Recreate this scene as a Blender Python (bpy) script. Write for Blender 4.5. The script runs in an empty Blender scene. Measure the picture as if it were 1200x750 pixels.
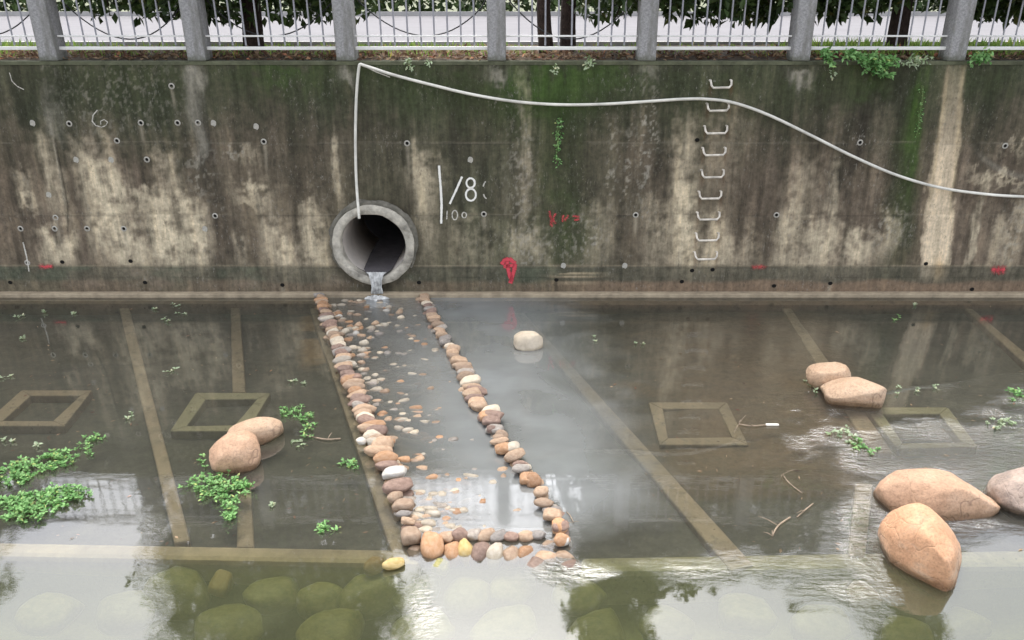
import bpy, math, random
import numpy as np
from mathutils import Vector, Matrix, noise as mnoise
random.seed(7)
scn = bpy.context.scene
col = scn.collection
R = math.radians

# ------------------------------------------------------------------ camera
F, TH, CX, CY, CAMH = 930.0, R(23.0), 620.0, 375.0, 4.4      # focal length in photo pixels, pitch, centre, height
cam_d = bpy.data.cameras.new('camera')
cam = bpy.data.objects.new('camera', cam_d); col.objects.link(cam)
cam.location = (0, 0, CAMH); cam.rotation_euler = (R(90) - TH, 0, 0)
cam_d.sensor_width = 36; cam_d.lens = F / 1200 * 36
cam_d.shift_x = -(CX - 600) / 1200
cam_d.clip_start = 0.05; cam_d.clip_end = 2000
scn.camera = cam

# ------------------------------------------------------------------ daylight (overcast)
SUN_EL, SUN_AZ = R(67), R(-10)                               # azimuth measured from +Y (north) clockwise
w = bpy.data.worlds.new("World"); scn.world = w; w.use_nodes = True
nt = w.node_tree; nt.nodes.clear()
sky = nt.nodes.new('ShaderNodeTexSky'); sky.sky_type = 'NISHITA'; sky.sun_disc = False
sky.sun_elevation = SUN_EL; sky.sun_rotation = SUN_AZ
sky.air_density = 1.0; sky.dust_density = 4.0; sky.ozone_density = 1.0
hs = nt.nodes.new('ShaderNodeHueSaturation'); hs.inputs['Saturation'].default_value = 0.3
bg = nt.nodes.new('ShaderNodeBackground'); bg.inputs['Strength'].default_value = 0.15
out = nt.nodes.new('ShaderNodeOutputWorld')
nt.links.new(sky.outputs[0], hs.inputs['Color']); nt.links.new(hs.outputs[0], bg.inputs[0]); nt.links.new(bg.outputs[0], out.inputs[0])
sd = bpy.data.lights.new('sun', 'SUN'); sd.energy = 0.5; sd.angle = R(40); sd.color = (1.0, 0.96, 0.9)
sun = bpy.data.objects.new('sun', sd); col.objects.link(sun)
sdir = Vector((math.sin(SUN_AZ) * math.cos(SUN_EL), math.cos(SUN_AZ) * math.cos(SUN_EL), math.sin(SUN_EL)))
sun.rotation_euler = sdir.to_track_quat('Z', 'Y').to_euler()
scn.view_settings.view_transform = 'Standard'; scn.view_settings.look = 'None'
scn.view_settings.exposure = 1.68; scn.view_settings.gamma = 1.0

# ------------------------------------------------------------------ photograph geometry
CT, ST = math.cos(TH), math.sin(TH)
WD = CAMH / math.tan(TH + math.atan((346 - CY) / F))          # wall foot distance
TB = math.tan(R(3.5))                                         # batter of the wall
def ray(px, py):
    u, v = (px - CX) / F, (CY - py) / F
    return np.array([u, CT + ST * v, -ST + CT * v])
def onz(px, py, z=0.0):
    d = ray(px, py); t = (z - CAMH) / d[2]
    return Vector((d[0] * t, d[1] * t, z))
def onwall(px, py, off=0.0):
    d = ray(px, py); t = (WD - off + TB * CAMH) / (d[1] - TB * d[2])
    return Vector((d[0] * t, d[1] * t, CAMH + d[2] * t))
def proj(X, Y, Z):
    dz = Z - CAMH
    dep = Y * CT - dz * ST; up = Y * ST + dz * CT
    return CX + F * X / dep, CY - F * up / dep
def depth(v): return v.y * CT - (v.z - CAMH) * ST
WT = onwall(620, 72).z                                        # top of the wall
YT = WD + TB * WT                                             # wall face at the top

# ------------------------------------------------------------------ noise in numpy
def vnoise(x, y, seed=0):
    x = np.asarray(x, float); y = np.asarray(y, float)
    xi = np.floor(x).astype(np.int64); yi = np.floor(y).astype(np.int64)
    fx = x - xi; fy = y - yi; fx = fx * fx * (3 - 2 * fx); fy = fy * fy * (3 - 2 * fy)
    def h(a, b):
        n = (a * 374761393 + b * 668265263 + seed * 974634757) & 0xffffffff
        n = ((n ^ (n >> 13)) * 1274126177) & 0xffffffff
        return ((n ^ (n >> 16)) & 0xffff) / 65535.0
    return (h(xi, yi) * (1 - fx) + h(xi + 1, yi) * fx) * (1 - fy) + (h(xi, yi + 1) * (1 - fx) + h(xi + 1, yi + 1) * fx) * fy
def fbm(x, y, seed=0, o=4):
    s = 0; a = 0.5; t = 0
    for k in range(o):
        s = s + a * vnoise(x * 2 ** k, y * 2 ** k, seed + k * 17); t += a; a *= 0.55
    return s / t
def sstep(a, b, x): t = np.clip((x - a) / (b - a), 0, 1); return t * t * (3 - 2 * t)
def lin(c): c = np.array(c, float) / 255.0; return np.where(c <= 0.04045, c / 12.92, ((c + 0.055) / 1.055) ** 2.4)
def L4(c, k=1.0): v = lin(c) * k; return (float(v[0]), float(v[1]), float(v[2]), 1.0)

# ------------------------------------------------------------------ object helpers
def tag(o, label=None, cat=None, group=None, kind=None):
    if label: o['label'] = label
    if cat: o['category'] = cat
    if group: o['group'] = group
    if kind: o['kind'] = kind
    return o
def empty(name, loc, label, cat, group=None):
    o = bpy.data.objects.new(name, None); col.objects.link(o); o.location = loc; o.empty_display_size = 0.2
    return tag(o, label, cat, group)
class MB:
    def __init__(s): s.v = []; s.f = []
    def add(s, vs, fs):
        n = len(s.v); s.v += [tuple(p) for p in vs]; s.f += [tuple(i + n for i in f) for f in fs]
    def box(s, x0, x1, y0, y1, z0, z1):
        s.add([(x0,y0,z0),(x1,y0,z0),(x1,y1,z0),(x0,y1,z0),(x0,y0,z1),(x1,y0,z1),(x1,y1,z1),(x0,y1,z1)],
              [(0,3,2,1),(4,5,6,7),(0,1,5,4),(1,2,6,5),(2,3,7,6),(3,0,4,7)])
    def tube(s, pts, r, n=8, caps=True):
        pts = [Vector(p) for p in pts]; rs = r if isinstance(r, (list, tuple)) else [r] * len(pts)
        base = len(s.v); up = None
        for i, p in enumerate(pts):
            t = (pts[min(i + 1, len(pts) - 1)] - pts[max(i - 1, 0)]).normalized()
            if up is None: up = Vector((0, 0, 1)) if abs(t.z) < 0.9 else Vector((1, 0, 0))
            a = (up - t * up.dot(t)).normalized(); b = t.cross(a); up = a
            for k in range(n):
                an = 2 * math.pi * k / n; s.v.append(tuple(p + (a * math.cos(an) + b * math.sin(an)) * rs[i]))
        for i in range(len(pts) - 1):
            for k in range(n):
                k2 = (k + 1) % n; s.f.append((base + i*n + k, base + i*n + k2, base + (i+1)*n + k2, base + (i+1)*n + k))
        if caps:
            s.f.append(tuple(base + k for k in range(n))[::-1]); e = base + (len(pts) - 1) * n; s.f.append(tuple(e + k for k in range(n)))
    def mesh(s, name, mat, smooth=False):
        me = bpy.data.meshes.new(name); me.from_pydata(s.v, [], s.f)
        if mat: me.materials.append(mat)
        if smooth: me.shade_smooth()
        me.update(); return me
    def build(s, name, mat, parent=None, smooth=False, local=False, bevel=0):
        if parent is not None and not local:
            o0 = parent
            off = Vector((0, 0, 0))
            while o0 is not None: off += o0.location; o0 = o0.parent
            s.v = [tuple(Vector(p) - off) for p in s.v]
        o = bpy.data.objects.new(name, s.mesh(name, mat, smooth)); col.objects.link(o)
        if parent is not None: o.parent = parent
        if bevel:
            m = o.modifiers.new('bevel', 'BEVEL'); m.width = bevel; m.segments = 2; m.limit_method = 'ANGLE'
        return o
def link(name, me, parent=None, loc=None, rot=None, scale=None):
    o = bpy.data.objects.new(name, me); col.objects.link(o)
    if parent is not None: o.parent = parent
    if loc is not None: o.location = loc
    if rot is not None: o.rotation_euler = rot
    if scale is not None: o.scale = scale
    return o
def grid_mesh(name, xs, ys, fn, mat, keep=None):
    X, Y = np.meshgrid(xs, ys); P = fn(X, Y); nx, ny = len(xs), len(ys)
    co = np.stack([p.ravel() for p in P], 1)
    i = np.arange((nx - 1) * (ny - 1)); a = (i // (nx - 1)) * nx + i % (nx - 1)
    fc = np.stack([a, a + 1, a + 1 + nx, a + nx], 1)
    if keep is not None:
        m = keep(co[fc].mean(1)); fc = fc[m]
    me = bpy.data.meshes.new(name)
    me.vertices.add(len(co)); me.vertices.foreach_set('co', co.astype(np.float32).ravel())
    me.loops.add(fc.size); me.loops.foreach_set('vertex_index', fc.astype(np.int32).ravel())
    me.polygons.add(len(fc)); me.polygons.foreach_set('loop_start', np.arange(0, fc.size, 4, dtype=np.int32))
    me.update(calc_edges=True); me.validate()
    me.materials.append(mat); me.shade_smooth()
    return me, co
def set_attr(me, name, rgb):
    a = me.attributes.new(name, 'FLOAT_COLOR', 'POINT')
    c = np.ones((len(rgb), 4), np.float32); c[:, :3] = rgb; a.data.foreach_set('color', c.ravel())

# ------------------------------------------------------------------ material helpers
class NT:
    def __init__(s, name):
        s.m = bpy.data.materials.new(name); s.m.use_nodes = True; s.t = s.m.node_tree; s.t.nodes.clear()
        s.out = s.n('ShaderNodeOutputMaterial')
    def n(s, kind, **kw):
        nd = s.t.nodes.new(kind)
        for k, v in kw.items():
            if hasattr(nd, k) and k not in nd.inputs: setattr(nd, k, v)
            else: nd.inputs[k].default_value = v
        return nd
    def l(s, a, b): s.t.links.new(a, b)
    def coord(s, scale=(1, 1, 1), kind='Object'):
        tc = s.n('ShaderNodeTexCoord'); mp = s.n('ShaderNodeMapping'); mp.inputs['Scale'].default_value = scale
        s.l(tc.outputs[kind], mp.inputs[0]); return mp.outputs[0]
    def noise(s, vec, scale, detail=5, rough=0.6):
        nd = s.n('ShaderNodeTexNoise'); nd.inputs['Scale'].default_value = scale; nd.inputs['Detail'].default_value = detail
        nd.inputs['Roughness'].default_value = rough
        if vec is not None: s.l(vec, nd.inputs['Vector'])
        return nd.outputs['Fac']
    def ramp(s, fac, stops):
        nd = s.n('ShaderNodeValToRGB'); e = nd.color_ramp.elements
        while len(e) > 1: e.remove(e[-1])
        e[0].position = stops[0][0]; e[0].color = stops[0][1]
        for p, c in stops[1:]:
            x = e.new(p); x.color = c
        s.l(fac, nd.inputs[0]); return nd.outputs[0]
    def mix(s, fac, a, b, blend='MIX'):
        nd = s.n('ShaderNodeMix'); nd.data_type = 'RGBA'; nd.blend_type = blend
        for v, i in ((fac, 0), (a, 6), (b, 7)):
            if isinstance(v, (int, float)): nd.inputs[i].default_value = v
            elif isinstance(v, (tuple, list)): nd.inputs[i].default_value = v
            else: s.l(v, nd.inputs[i])
        return nd.outputs[2]
    def math(s, op, a, b=0.0, clamp=False):
        nd = s.n('ShaderNodeMath'); nd.operation = op; nd.use_clamp = clamp
        for i, v in enumerate((a, b)):
            if isinstance(v, (int, float)): nd.inputs[i].default_value = v
            else: s.l(v, nd.inputs[i])
        return nd.outputs[0]
    def bump(s, h, strength, dist=0.02):
        nd = s.n('ShaderNodeBump'); nd.inputs['Distance'].default_value = dist
        if isinstance(strength, (int, float)): nd.inputs['Strength'].default_value = strength
        else: s.l(strength, nd.inputs['Strength'])
        s.l(h, nd.inputs['Height']); return nd.outputs[0]
    def principled(s, colr, rough=0.8, normal=None, spec=0.4, metal=0.0):
        p = s.n('ShaderNodeBsdfPrincipled')
        if isinstance(colr, tuple): p.inputs['Base Color'].default_value = colr
        else: s.l(colr, p.inputs['Base Color'])
        if isinstance(rough, (int, float)): p.inputs['Roughness'].default_value = rough
        else: s.l(rough, p.inputs['Roughness'])
        p.inputs['Specular IOR Level'].default_value = spec; p.inputs['Metallic'].default_value = metal
        if normal is not None: s.l(normal, p.inputs['Normal'])
        s.l(p.outputs[0], s.out.inputs[0]); return p
def simple_mat(name, c, rough=0.8, var=0.25, scale=8.0, bump=0.3, metal=0.0, spec=0.3, dist=0.01):
    s = NT(name); v = s.coord(); f = s.noise(v, scale, 6, 0.65)
    lo = tuple(x * (1 - var) for x in c[:3]) + (1,); hi = tuple(min(1, x * (1 + var)) for x in c[:3]) + (1,)
    cc = s.ramp(f, [(0.3, lo), (0.7, hi)])
    s.principled(cc, rough, s.bump(s.noise(v, scale * 5, 5), bump, dist), spec, metal); return s.m
def attr_mat(name, attr, fine=30.0, rough=0.85, amt=0.5, bump=0.5, dist=0.01, spec=0.25, streak=False):
    s = NT(name); a = s.n('ShaderNodeAttribute'); a.attribute_name = attr
    v = s.coord((1, 1, 1)); f = s.noise(v, fine, 6, 0.7)
    k = s.ramp(f, [(0.25, (1 - amt,) * 3 + (1,)), (0.5, (1, 1, 1, 1)), (0.78, (1 + amt,) * 3 + (1,))])
    c = s.mix(1.0, a.outputs['Color'], k, 'MULTIPLY')
    if streak:
        v2 = s.coord((1, 1, 0.10)); f2 = s.noise(v2, 9, 9, 0.72)
        k2 = s.ramp(f2, [(0.34, (0.66, 0.67, 0.66, 1)), (0.5, (1, 1, 1, 1)), (0.66, (1.34, 1.31, 1.25, 1))])
        c = s.mix(1.0, c, k2, 'MULTIPLY')
        v3 = s.coord((1, 1, 0.45)); sp = s.noise(v3, 30, 6, 0.75)
        spk = s.ramp(sp, [(0.57, (0, 0, 0, 1)), (0.66, (1, 1, 1, 1))])
        spm = s.math('MULTIPLY', spk, s.ramp(s.noise(v, 1.8, 4), [(0.42, (0, 0, 0, 1)), (0.62, (0.62, 0.62, 0.62, 1))]))
        c = s.mix(spm, c, (0.30, 0.28, 0.24, 1))
        dk = s.ramp(s.noise(v3, 21, 6, 0.75), [(0.34, (1, 1, 1, 1)), (0.43, (0, 0, 0, 1))])
        c = s.mix(s.math('MULTIPLY', dk, .42), c, (0.03, 0.028, 0.022, 1))
    s.principled(c, rough, s.bump(s.noise(v, fine * 1.6, 6, 0.7), bump, dist), spec); return s.m

def stone_mat(name, c1, c2, c3, wet=0.55, grain=16.0):
    s = NT(name); v = s.coord(); oi = s.n('ShaderNodeObjectInfo')
    f = s.noise(v, 2.6, 5, 0.6)
    c = s.ramp(f, [(0.32, c1), (0.5, c2), (0.7, c3)])
    g = s.noise(v, grain, 5, 0.7)
    c = s.mix(1.0, c, s.ramp(g, [(0.25, (0.78, 0.76, 0.74, 1)), (0.55, (1, 1, 1, 1)), (0.8, (1.15, 1.14, 1.12, 1))]), 'MULTIPLY')
    k = s.ramp(oi.outputs['Random'], [(0, (0.72, 0.72, 0.74, 1)), (0.5, (1, 1, 1, 1)), (1, (1.22, 1.17, 1.12, 1))])
    c = s.mix(1.0, c, k, 'MULTIPLY')
    ge = s.n('ShaderNodeNewGeometry'); sx = s.n('ShaderNodeSeparateXYZ'); s.l(ge.outputs['Position'], sx.inputs[0])
    zz = s.math('ADD', sx.outputs[2], s.math('MULTIPLY', s.math('SUBTRACT', g, 0.5), 0.03))
    wm = s.ramp(zz, [(0.012, (1, 1, 1, 1)), (0.03, (0, 0, 0, 1))])      # the part wetted by the water is darker and glossier
    c = s.mix(s.math('MULTIPLY', wm, wet), c, s.mix(1.0, c, (0.78, 0.74, 0.66, 1), 'MULTIPLY'))
    ro = s.math('SUBTRACT', 0.78, s.math('MULTIPLY', wm, 0.4))
    s.principled(c, ro, s.bump(s.noise(v, grain * 2, 6, 0.7), 0.35, 0.01), 0.35); return s.m

def boulder_mat(name, c1, c2, c3, stain):
    s = NT(name); v = s.coord(); v2 = s.coord((1, 1, 2.6))
    c = s.ramp(s.noise(v, 3.2, 7, .65), [(.28, c1), (.5, c2), (.72, c3)])
    c = s.mix(s.math('MULTIPLY', s.ramp(s.noise(v2, 2.1, 6, .7), [(.5, (0,0,0,1)), (.66, (1,1,1,1))]), .65), c, stain)
    g = s.noise(v, 46, 6, .75); c = s.mix(1.0, c, s.ramp(g, [(.28, (.58, .56, .54, 1)), (.5, (1,1,1,1)), (.75, (1.2, 1.19, 1.16, 1))]), 'MULTIPLY')
    wv = s.n('ShaderNodeTexVoronoi'); wv.feature = 'DISTANCE_TO_EDGE'; wv.inputs['Scale'].default_value = 2.2
    wn = s.n('ShaderNodeMix'); wn.data_type = 'VECTOR'; wn.inputs[0].default_value = .35; no = s.n('ShaderNodeTexNoise'); no.inputs['Scale'].default_value = 3.5; s.l(v, no.inputs['Vector'])
    s.l(v, wn.inputs[4]); s.l(no.outputs['Color'], wn.inputs[5]); s.l(wn.outputs[1], wv.inputs['Vector'])
    cr = s.ramp(wv.outputs['Distance'], [(.0, (1,1,1,1)), (.014, (0,0,0,1))])
    c = s.mix(s.math('MULTIPLY', cr, s.ramp(s.noise(v, 2.7, 3), [(.48, (0,0,0,1)), (.58, (.55,.55,.55,1))])), c, (.16, .10, .07, 1))
    ge = s.n('ShaderNodeNewGeometry'); sx = s.n('ShaderNodeSeparateXYZ'); s.l(ge.outputs['Position'], sx.inputs[0])
    zz = s.math('ADD', sx.outputs[2], s.math('MULTIPLY', s.math('SUBTRACT', s.noise(v, 7, 4), .5), .09))
    wm = s.ramp(zz, [(.035, (1,1,1,1)), (.10, (0,0,0,1))])
    c = s.mix(s.math('MULTIPLY', wm, .75), c, s.mix(1.0, c, (.30, .27, .21, 1), 'MULTIPLY'))
    hh = s.math('ADD', s.noise(v, 9, 8, .7), s.math('MULTIPLY', cr, -.25))
    s.principled(c, s.math('SUBTRACT', .72, s.math('MULTIPLY', wm, .42)), s.bump(hh, .55, .03), .4); return s.m

def leaf_mat(name, a, b, trans=0.35, rough=0.5):
    s = NT(name); v = s.coord(); f = s.noise(v, 9.0, 3)
    gi = s.n('ShaderNodeNewGeometry')
    c = s.ramp(gi.outputs['Random Per Island'], [(0.0, a), (.94, b), (.955, (b[0]*1.5, b[1]*1.05, b[2]*.9, 1)), (1.0, (b[0]*1.3, b[1]*.8, b[2]*.8, 1))])
    c = s.mix(1.0, c, s.ramp(f, [(0.3, (0.75, 0.75, 0.75, 1)), (0.7, (1.2, 1.2, 1.2, 1))]), 'MULTIPLY')
    p = s.n('ShaderNodeBsdfPrincipled'); s.l(c, p.inputs['Base Color']); p.inputs['Roughness'].default_value = rough
    p.inputs['Specular IOR Level'].default_value = 0.3
    t = s.n('ShaderNodeBsdfTranslucent'); s.l(c, t.inputs[0]); mx = s.n('ShaderNodeMixShader'); mx.inputs[0].default_value = trans
    s.l(p.outputs[0], mx.inputs[1]); s.l(t.outputs[0], mx.inputs[2]); s.l(mx.outputs[0], s.out.inputs[0]); return s.m

M = {}
M['wall'] = attr_mat('stained_concrete', 'stain', 15, 0.88, 0.36, 0.6, 0.012, 0.2, streak=True)
M['bed'] = attr_mat('silt', 'silt', 14, 0.95, 0.3, 0.5, 0.02, 0.1)
M['coping'] = simple_mat('mossy_coping', (0.10, 0.105, 0.065, 1), 0.9, 0.45, 5, 0.6)
M['toe'] = simple_mat('pale_toe_concrete', (0.33, 0.27, 0.19, 1), 0.85, 0.3, 6, 0.4)
M['rib'] = simple_mat('silted_concrete', (0.46, 0.38, 0.25, 1), 0.9, 0.3, 4, 0.5)
M['kerbrib'] = simple_mat('drowned_kerb', (0.38, 0.33, 0.2, 1), 0.9, 0.3, 3, 0.5)
def rib_mat(name, c, silt):
    s = NT(name); v = s.coord(kind='Object'); f = s.noise(v, 3.2, 8, .7)
    cc = s.ramp(f, [(.3, tuple(x*.72 for x in c[:3])+(1,)), (.5, c), (.72, tuple(x*1.2 for x in c[:3])+(1,))])
    cc = s.mix(s.ramp(s.noise(v, 6.5, 8, .72), [(.52, (0,0,0,1)), (.66, (.75,.75,.75,1))]), cc, silt)
    cc = s.mix(s.ramp(s.noise(v, 24, 4, .6), [(.66, (0,0,0,1)), (.72, (.8,.8,.8,1))]), cc, (.06,.05,.035,1))
    s.principled(cc, .9, s.bump(s.noise(v, 12, 6, .7), .6, .02), .2); return s.m
M['rib'] = rib_mat('silted_concrete', (.37,.31,.205,1), (.17,.155,.115,1))
M['ribgreen_'] = simple_mat('algae_concrete', (0.36, 0.355, 0.21, 1), 0.9, 0.3, 5, 0.5)
M['ribgreen'] = rib_mat('algae_concrete', (.34,.325,.195,1), (.17,.17,.1,1))
M['pipe'] = simple_mat('pipe_concrete', (0.42, 0.39, 0.33, 1), 0.8, 0.6, 5, 0.9, dist=.02)
M['pipedeep'] = simple_mat('pipe_deep_shade', (0.035, 0.032, 0.032, 1), 0.6, 0.4, 4, 0.2)  # shade deep in the pipe, put into a near-black lining colour
M['pipein'] = simple_mat('pipe_lining', (0.72, 0.66, 0.6, 1), 0.6, 0.15, 3, 0.2)
M['hose'] = simple_mat('white_plastic', (0.70, 0.68, 0.61, 1), 0.5, 0.28, 3, 0.05)
M['rung'] = simple_mat('pale_coated_steel', (0.64, 0.59, 0.51, 1), 0.55, 0.45, 9, 0.2)
M['granite'] = simple_mat('grey_granite', (0.36, 0.35, 0.36, 1), 0.75, 0.35, 28, 0.4)
def granite():
    s = NT('weathered_granite'); v = s.coord(); v2 = s.coord((1, 1, .18))
    c = s.ramp(s.noise(v, 34, 6, .75), [(.3, (.2,.195,.2,1)), (.5, (.33,.325,.325,1)), (.7, (.46,.455,.45,1))])
    c = s.mix(s.ramp(s.noise(v2, 5, 6, .7), [(.48, (0,0,0,1)), (.64, (.8,.8,.8,1))]), c, (.17,.165,.145,1))
    tc = s.n('ShaderNodeTexCoord'); sx = s.n('ShaderNodeSeparateXYZ'); s.l(tc.outputs['Object'], sx.inputs[0])
    h = s.math('ADD', sx.outputs[2], s.math('MULTIPLY', s.math('SUBTRACT', s.noise(v, 9, 5, .7), .5), .25))
    c = s.mix(s.ramp(h, [(.02, (.75,.75,.75,1)), (.12, (0,0,0,1))]), c, (.10,.105,.07,1))
    s.principled(c, .85, s.bump(s.noise(v, 60, 5, .7), .5, .01), .25); return s.m
M['granite'] = granite()
M['rail'] = simple_mat('white_painted_steel', (0.8, 0.79, 0.76, 1), 0.4, 0.08, 5, 0.05)
M['picket'] = simple_mat('grey_painted_steel', (0.33, 0.33, 0.36, 1), 0.45, 0.15, 5, 0.05)
M['soil'] = simple_mat('soil', (0.085, 0.062, 0.042, 1), 0.95, 0.5, 6, 0.8, dist=0.03)
M['road'] = simple_mat('pale_concrete_road', (0.175, 0.168, 0.175, 1), 0.8, 0.08, 1.2, 0.2)
M['kerb'] = simple_mat('kerb_concrete', (0.4, 0.39, 0.38, 1), 0.8, 0.12, 5, 0.2)
M['bark'] = simple_mat('dark_bark', (0.05, 0.034, 0.028, 1), 0.95, 0.5, 9, 1.0, dist=0.04)
M['litter'] = leaf_mat('dry_leaves', (0.10, 0.045, 0.03, 1), (0.36, 0.26, 0.16, 1), 0.2, 0.8)
M['weed'] = leaf_mat('water_weed_leaves', (0.07, 0.20, 0.045, 1), (0.33, 0.58, 0.22, 1), 0.35)
M['palew'] = leaf_mat('pale_weed_leaves', (0.25, 0.34, 0.17, 1), (0.5, 0.58, 0.40, 1), 0.35)
M['stem'] = simple_mat('weed_stem', (0.12, 0.17, 0.06, 1), 0.7, 0.3, 20, 0.2)
M['crown'] = leaf_mat('tree_leaves', (0.025, 0.05, 0.014, 1), (0.07, 0.11, 0.03, 1), 0.15)
M['grass'] = leaf_mat('verge_grass', (0.14, 0.26, 0.04, 1), (0.34, 0.46, 0.12, 1), 0.35, 0.6)
M['twig'] = simple_mat('dead_twig', (0.27, 0.21, 0.15, 1), 0.9, 0.4, 20, 0.5)
M['hole'] = simple_mat('hole_dark', (0.008, 0.007, 0.006, 1), 0.95, 0.2, 20, 0.1)  # near-black colour stands for the shade inside the small wall holes
M['wallmortar'] = simple_mat('stained_mortar', (.15, .14, .115, 1), .9, .5, 6, .9, dist=.02)
M['mortar'] = simple_mat('pale_mortar', (0.42, 0.40, 0.35, 1), 0.9, 0.3, 30, 0.4)
S = {
 'tan': stone_mat('tan_stone', (0.288, 0.194, 0.130, 1), (0.360, 0.259, 0.180, 1), (0.418, 0.317, 0.230, 1)),
 'pale': stone_mat('pale_stone', (0.396, 0.338, 0.266, 1), (0.475, 0.418, 0.331, 1), (0.533, 0.482, 0.403, 1)),
 'orange': stone_mat('orange_stone', (0.346, 0.187, 0.094, 1), (0.418, 0.245, 0.137, 1), (0.461, 0.302, 0.194, 1)),
 'brown': stone_mat('brown_stone', (0.173, 0.115, 0.090, 1), (0.230, 0.158, 0.126, 1), (0.302, 0.216, 0.173, 1)),
 'grey': stone_mat('grey_stone', (0.216, 0.194, 0.173, 1), (0.288, 0.259, 0.230, 1), (0.360, 0.331, 0.295, 1)),
 'white': stone_mat('white_stone', (.42,.39,.34,1), (.5,.47,.42,1), (.56,.54,.5,1)),
 'green': stone_mat('algae_stone', (0.158, 0.173, 0.058, 1), (0.245, 0.245, 0.094, 1), (0.331, 0.317, 0.158, 1)),
 'yellow': stone_mat('yellow_stone', (0.432, 0.302, 0.108, 1), (0.504, 0.374, 0.158, 1), (0.540, 0.432, 0.230, 1)),
 'bould': boulder_mat('boulder_sandstone', (.36,.22,.14,1), (.47,.30,.195,1), (.54,.37,.26,1), (.40,.25,.15,1)),
 'bouldo': boulder_mat('boulder_orange', (.42,.22,.12,1), (.54,.31,.18,1), (.60,.39,.26,1), (.46,.36,.27,1)),
 'bouldp': boulder_mat('boulder_pink', (.38,.25,.16,1), (.48,.335,.225,1), (.54,.40,.29,1), (.42,.26,.16,1)),
 'bouldg': boulder_mat('boulder_mottled', (.21,.165,.14,1), (.36,.28,.23,1), (.48,.38,.31,1), (.15,.14,.135,1)),
}

# ------------------------------------------------------------------ dam lines (photo pixels)
LR = np.array([(374,347),(377,355),(383,373),(390,392),(398,412),(407,436),(416,458),(426,482),(435,505),(445,530),(456,548),(465,570),(470,590),(475,610),(480,628)], float)
RR = np.array([(497,349),(503,362),(511,380),(523,400),(535,418),(544,437),(550,454),(558,470),(575,488),(585,505),(592,520),(605,540),(625,563),(641,582),(649,600),(655,616),(662,634)], float)
def xl(y): return np.interp(y, LR[:, 1], LR[:, 0])
def xr(y): return np.interp(y, RR[:, 1], RR[:, 0])

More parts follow.
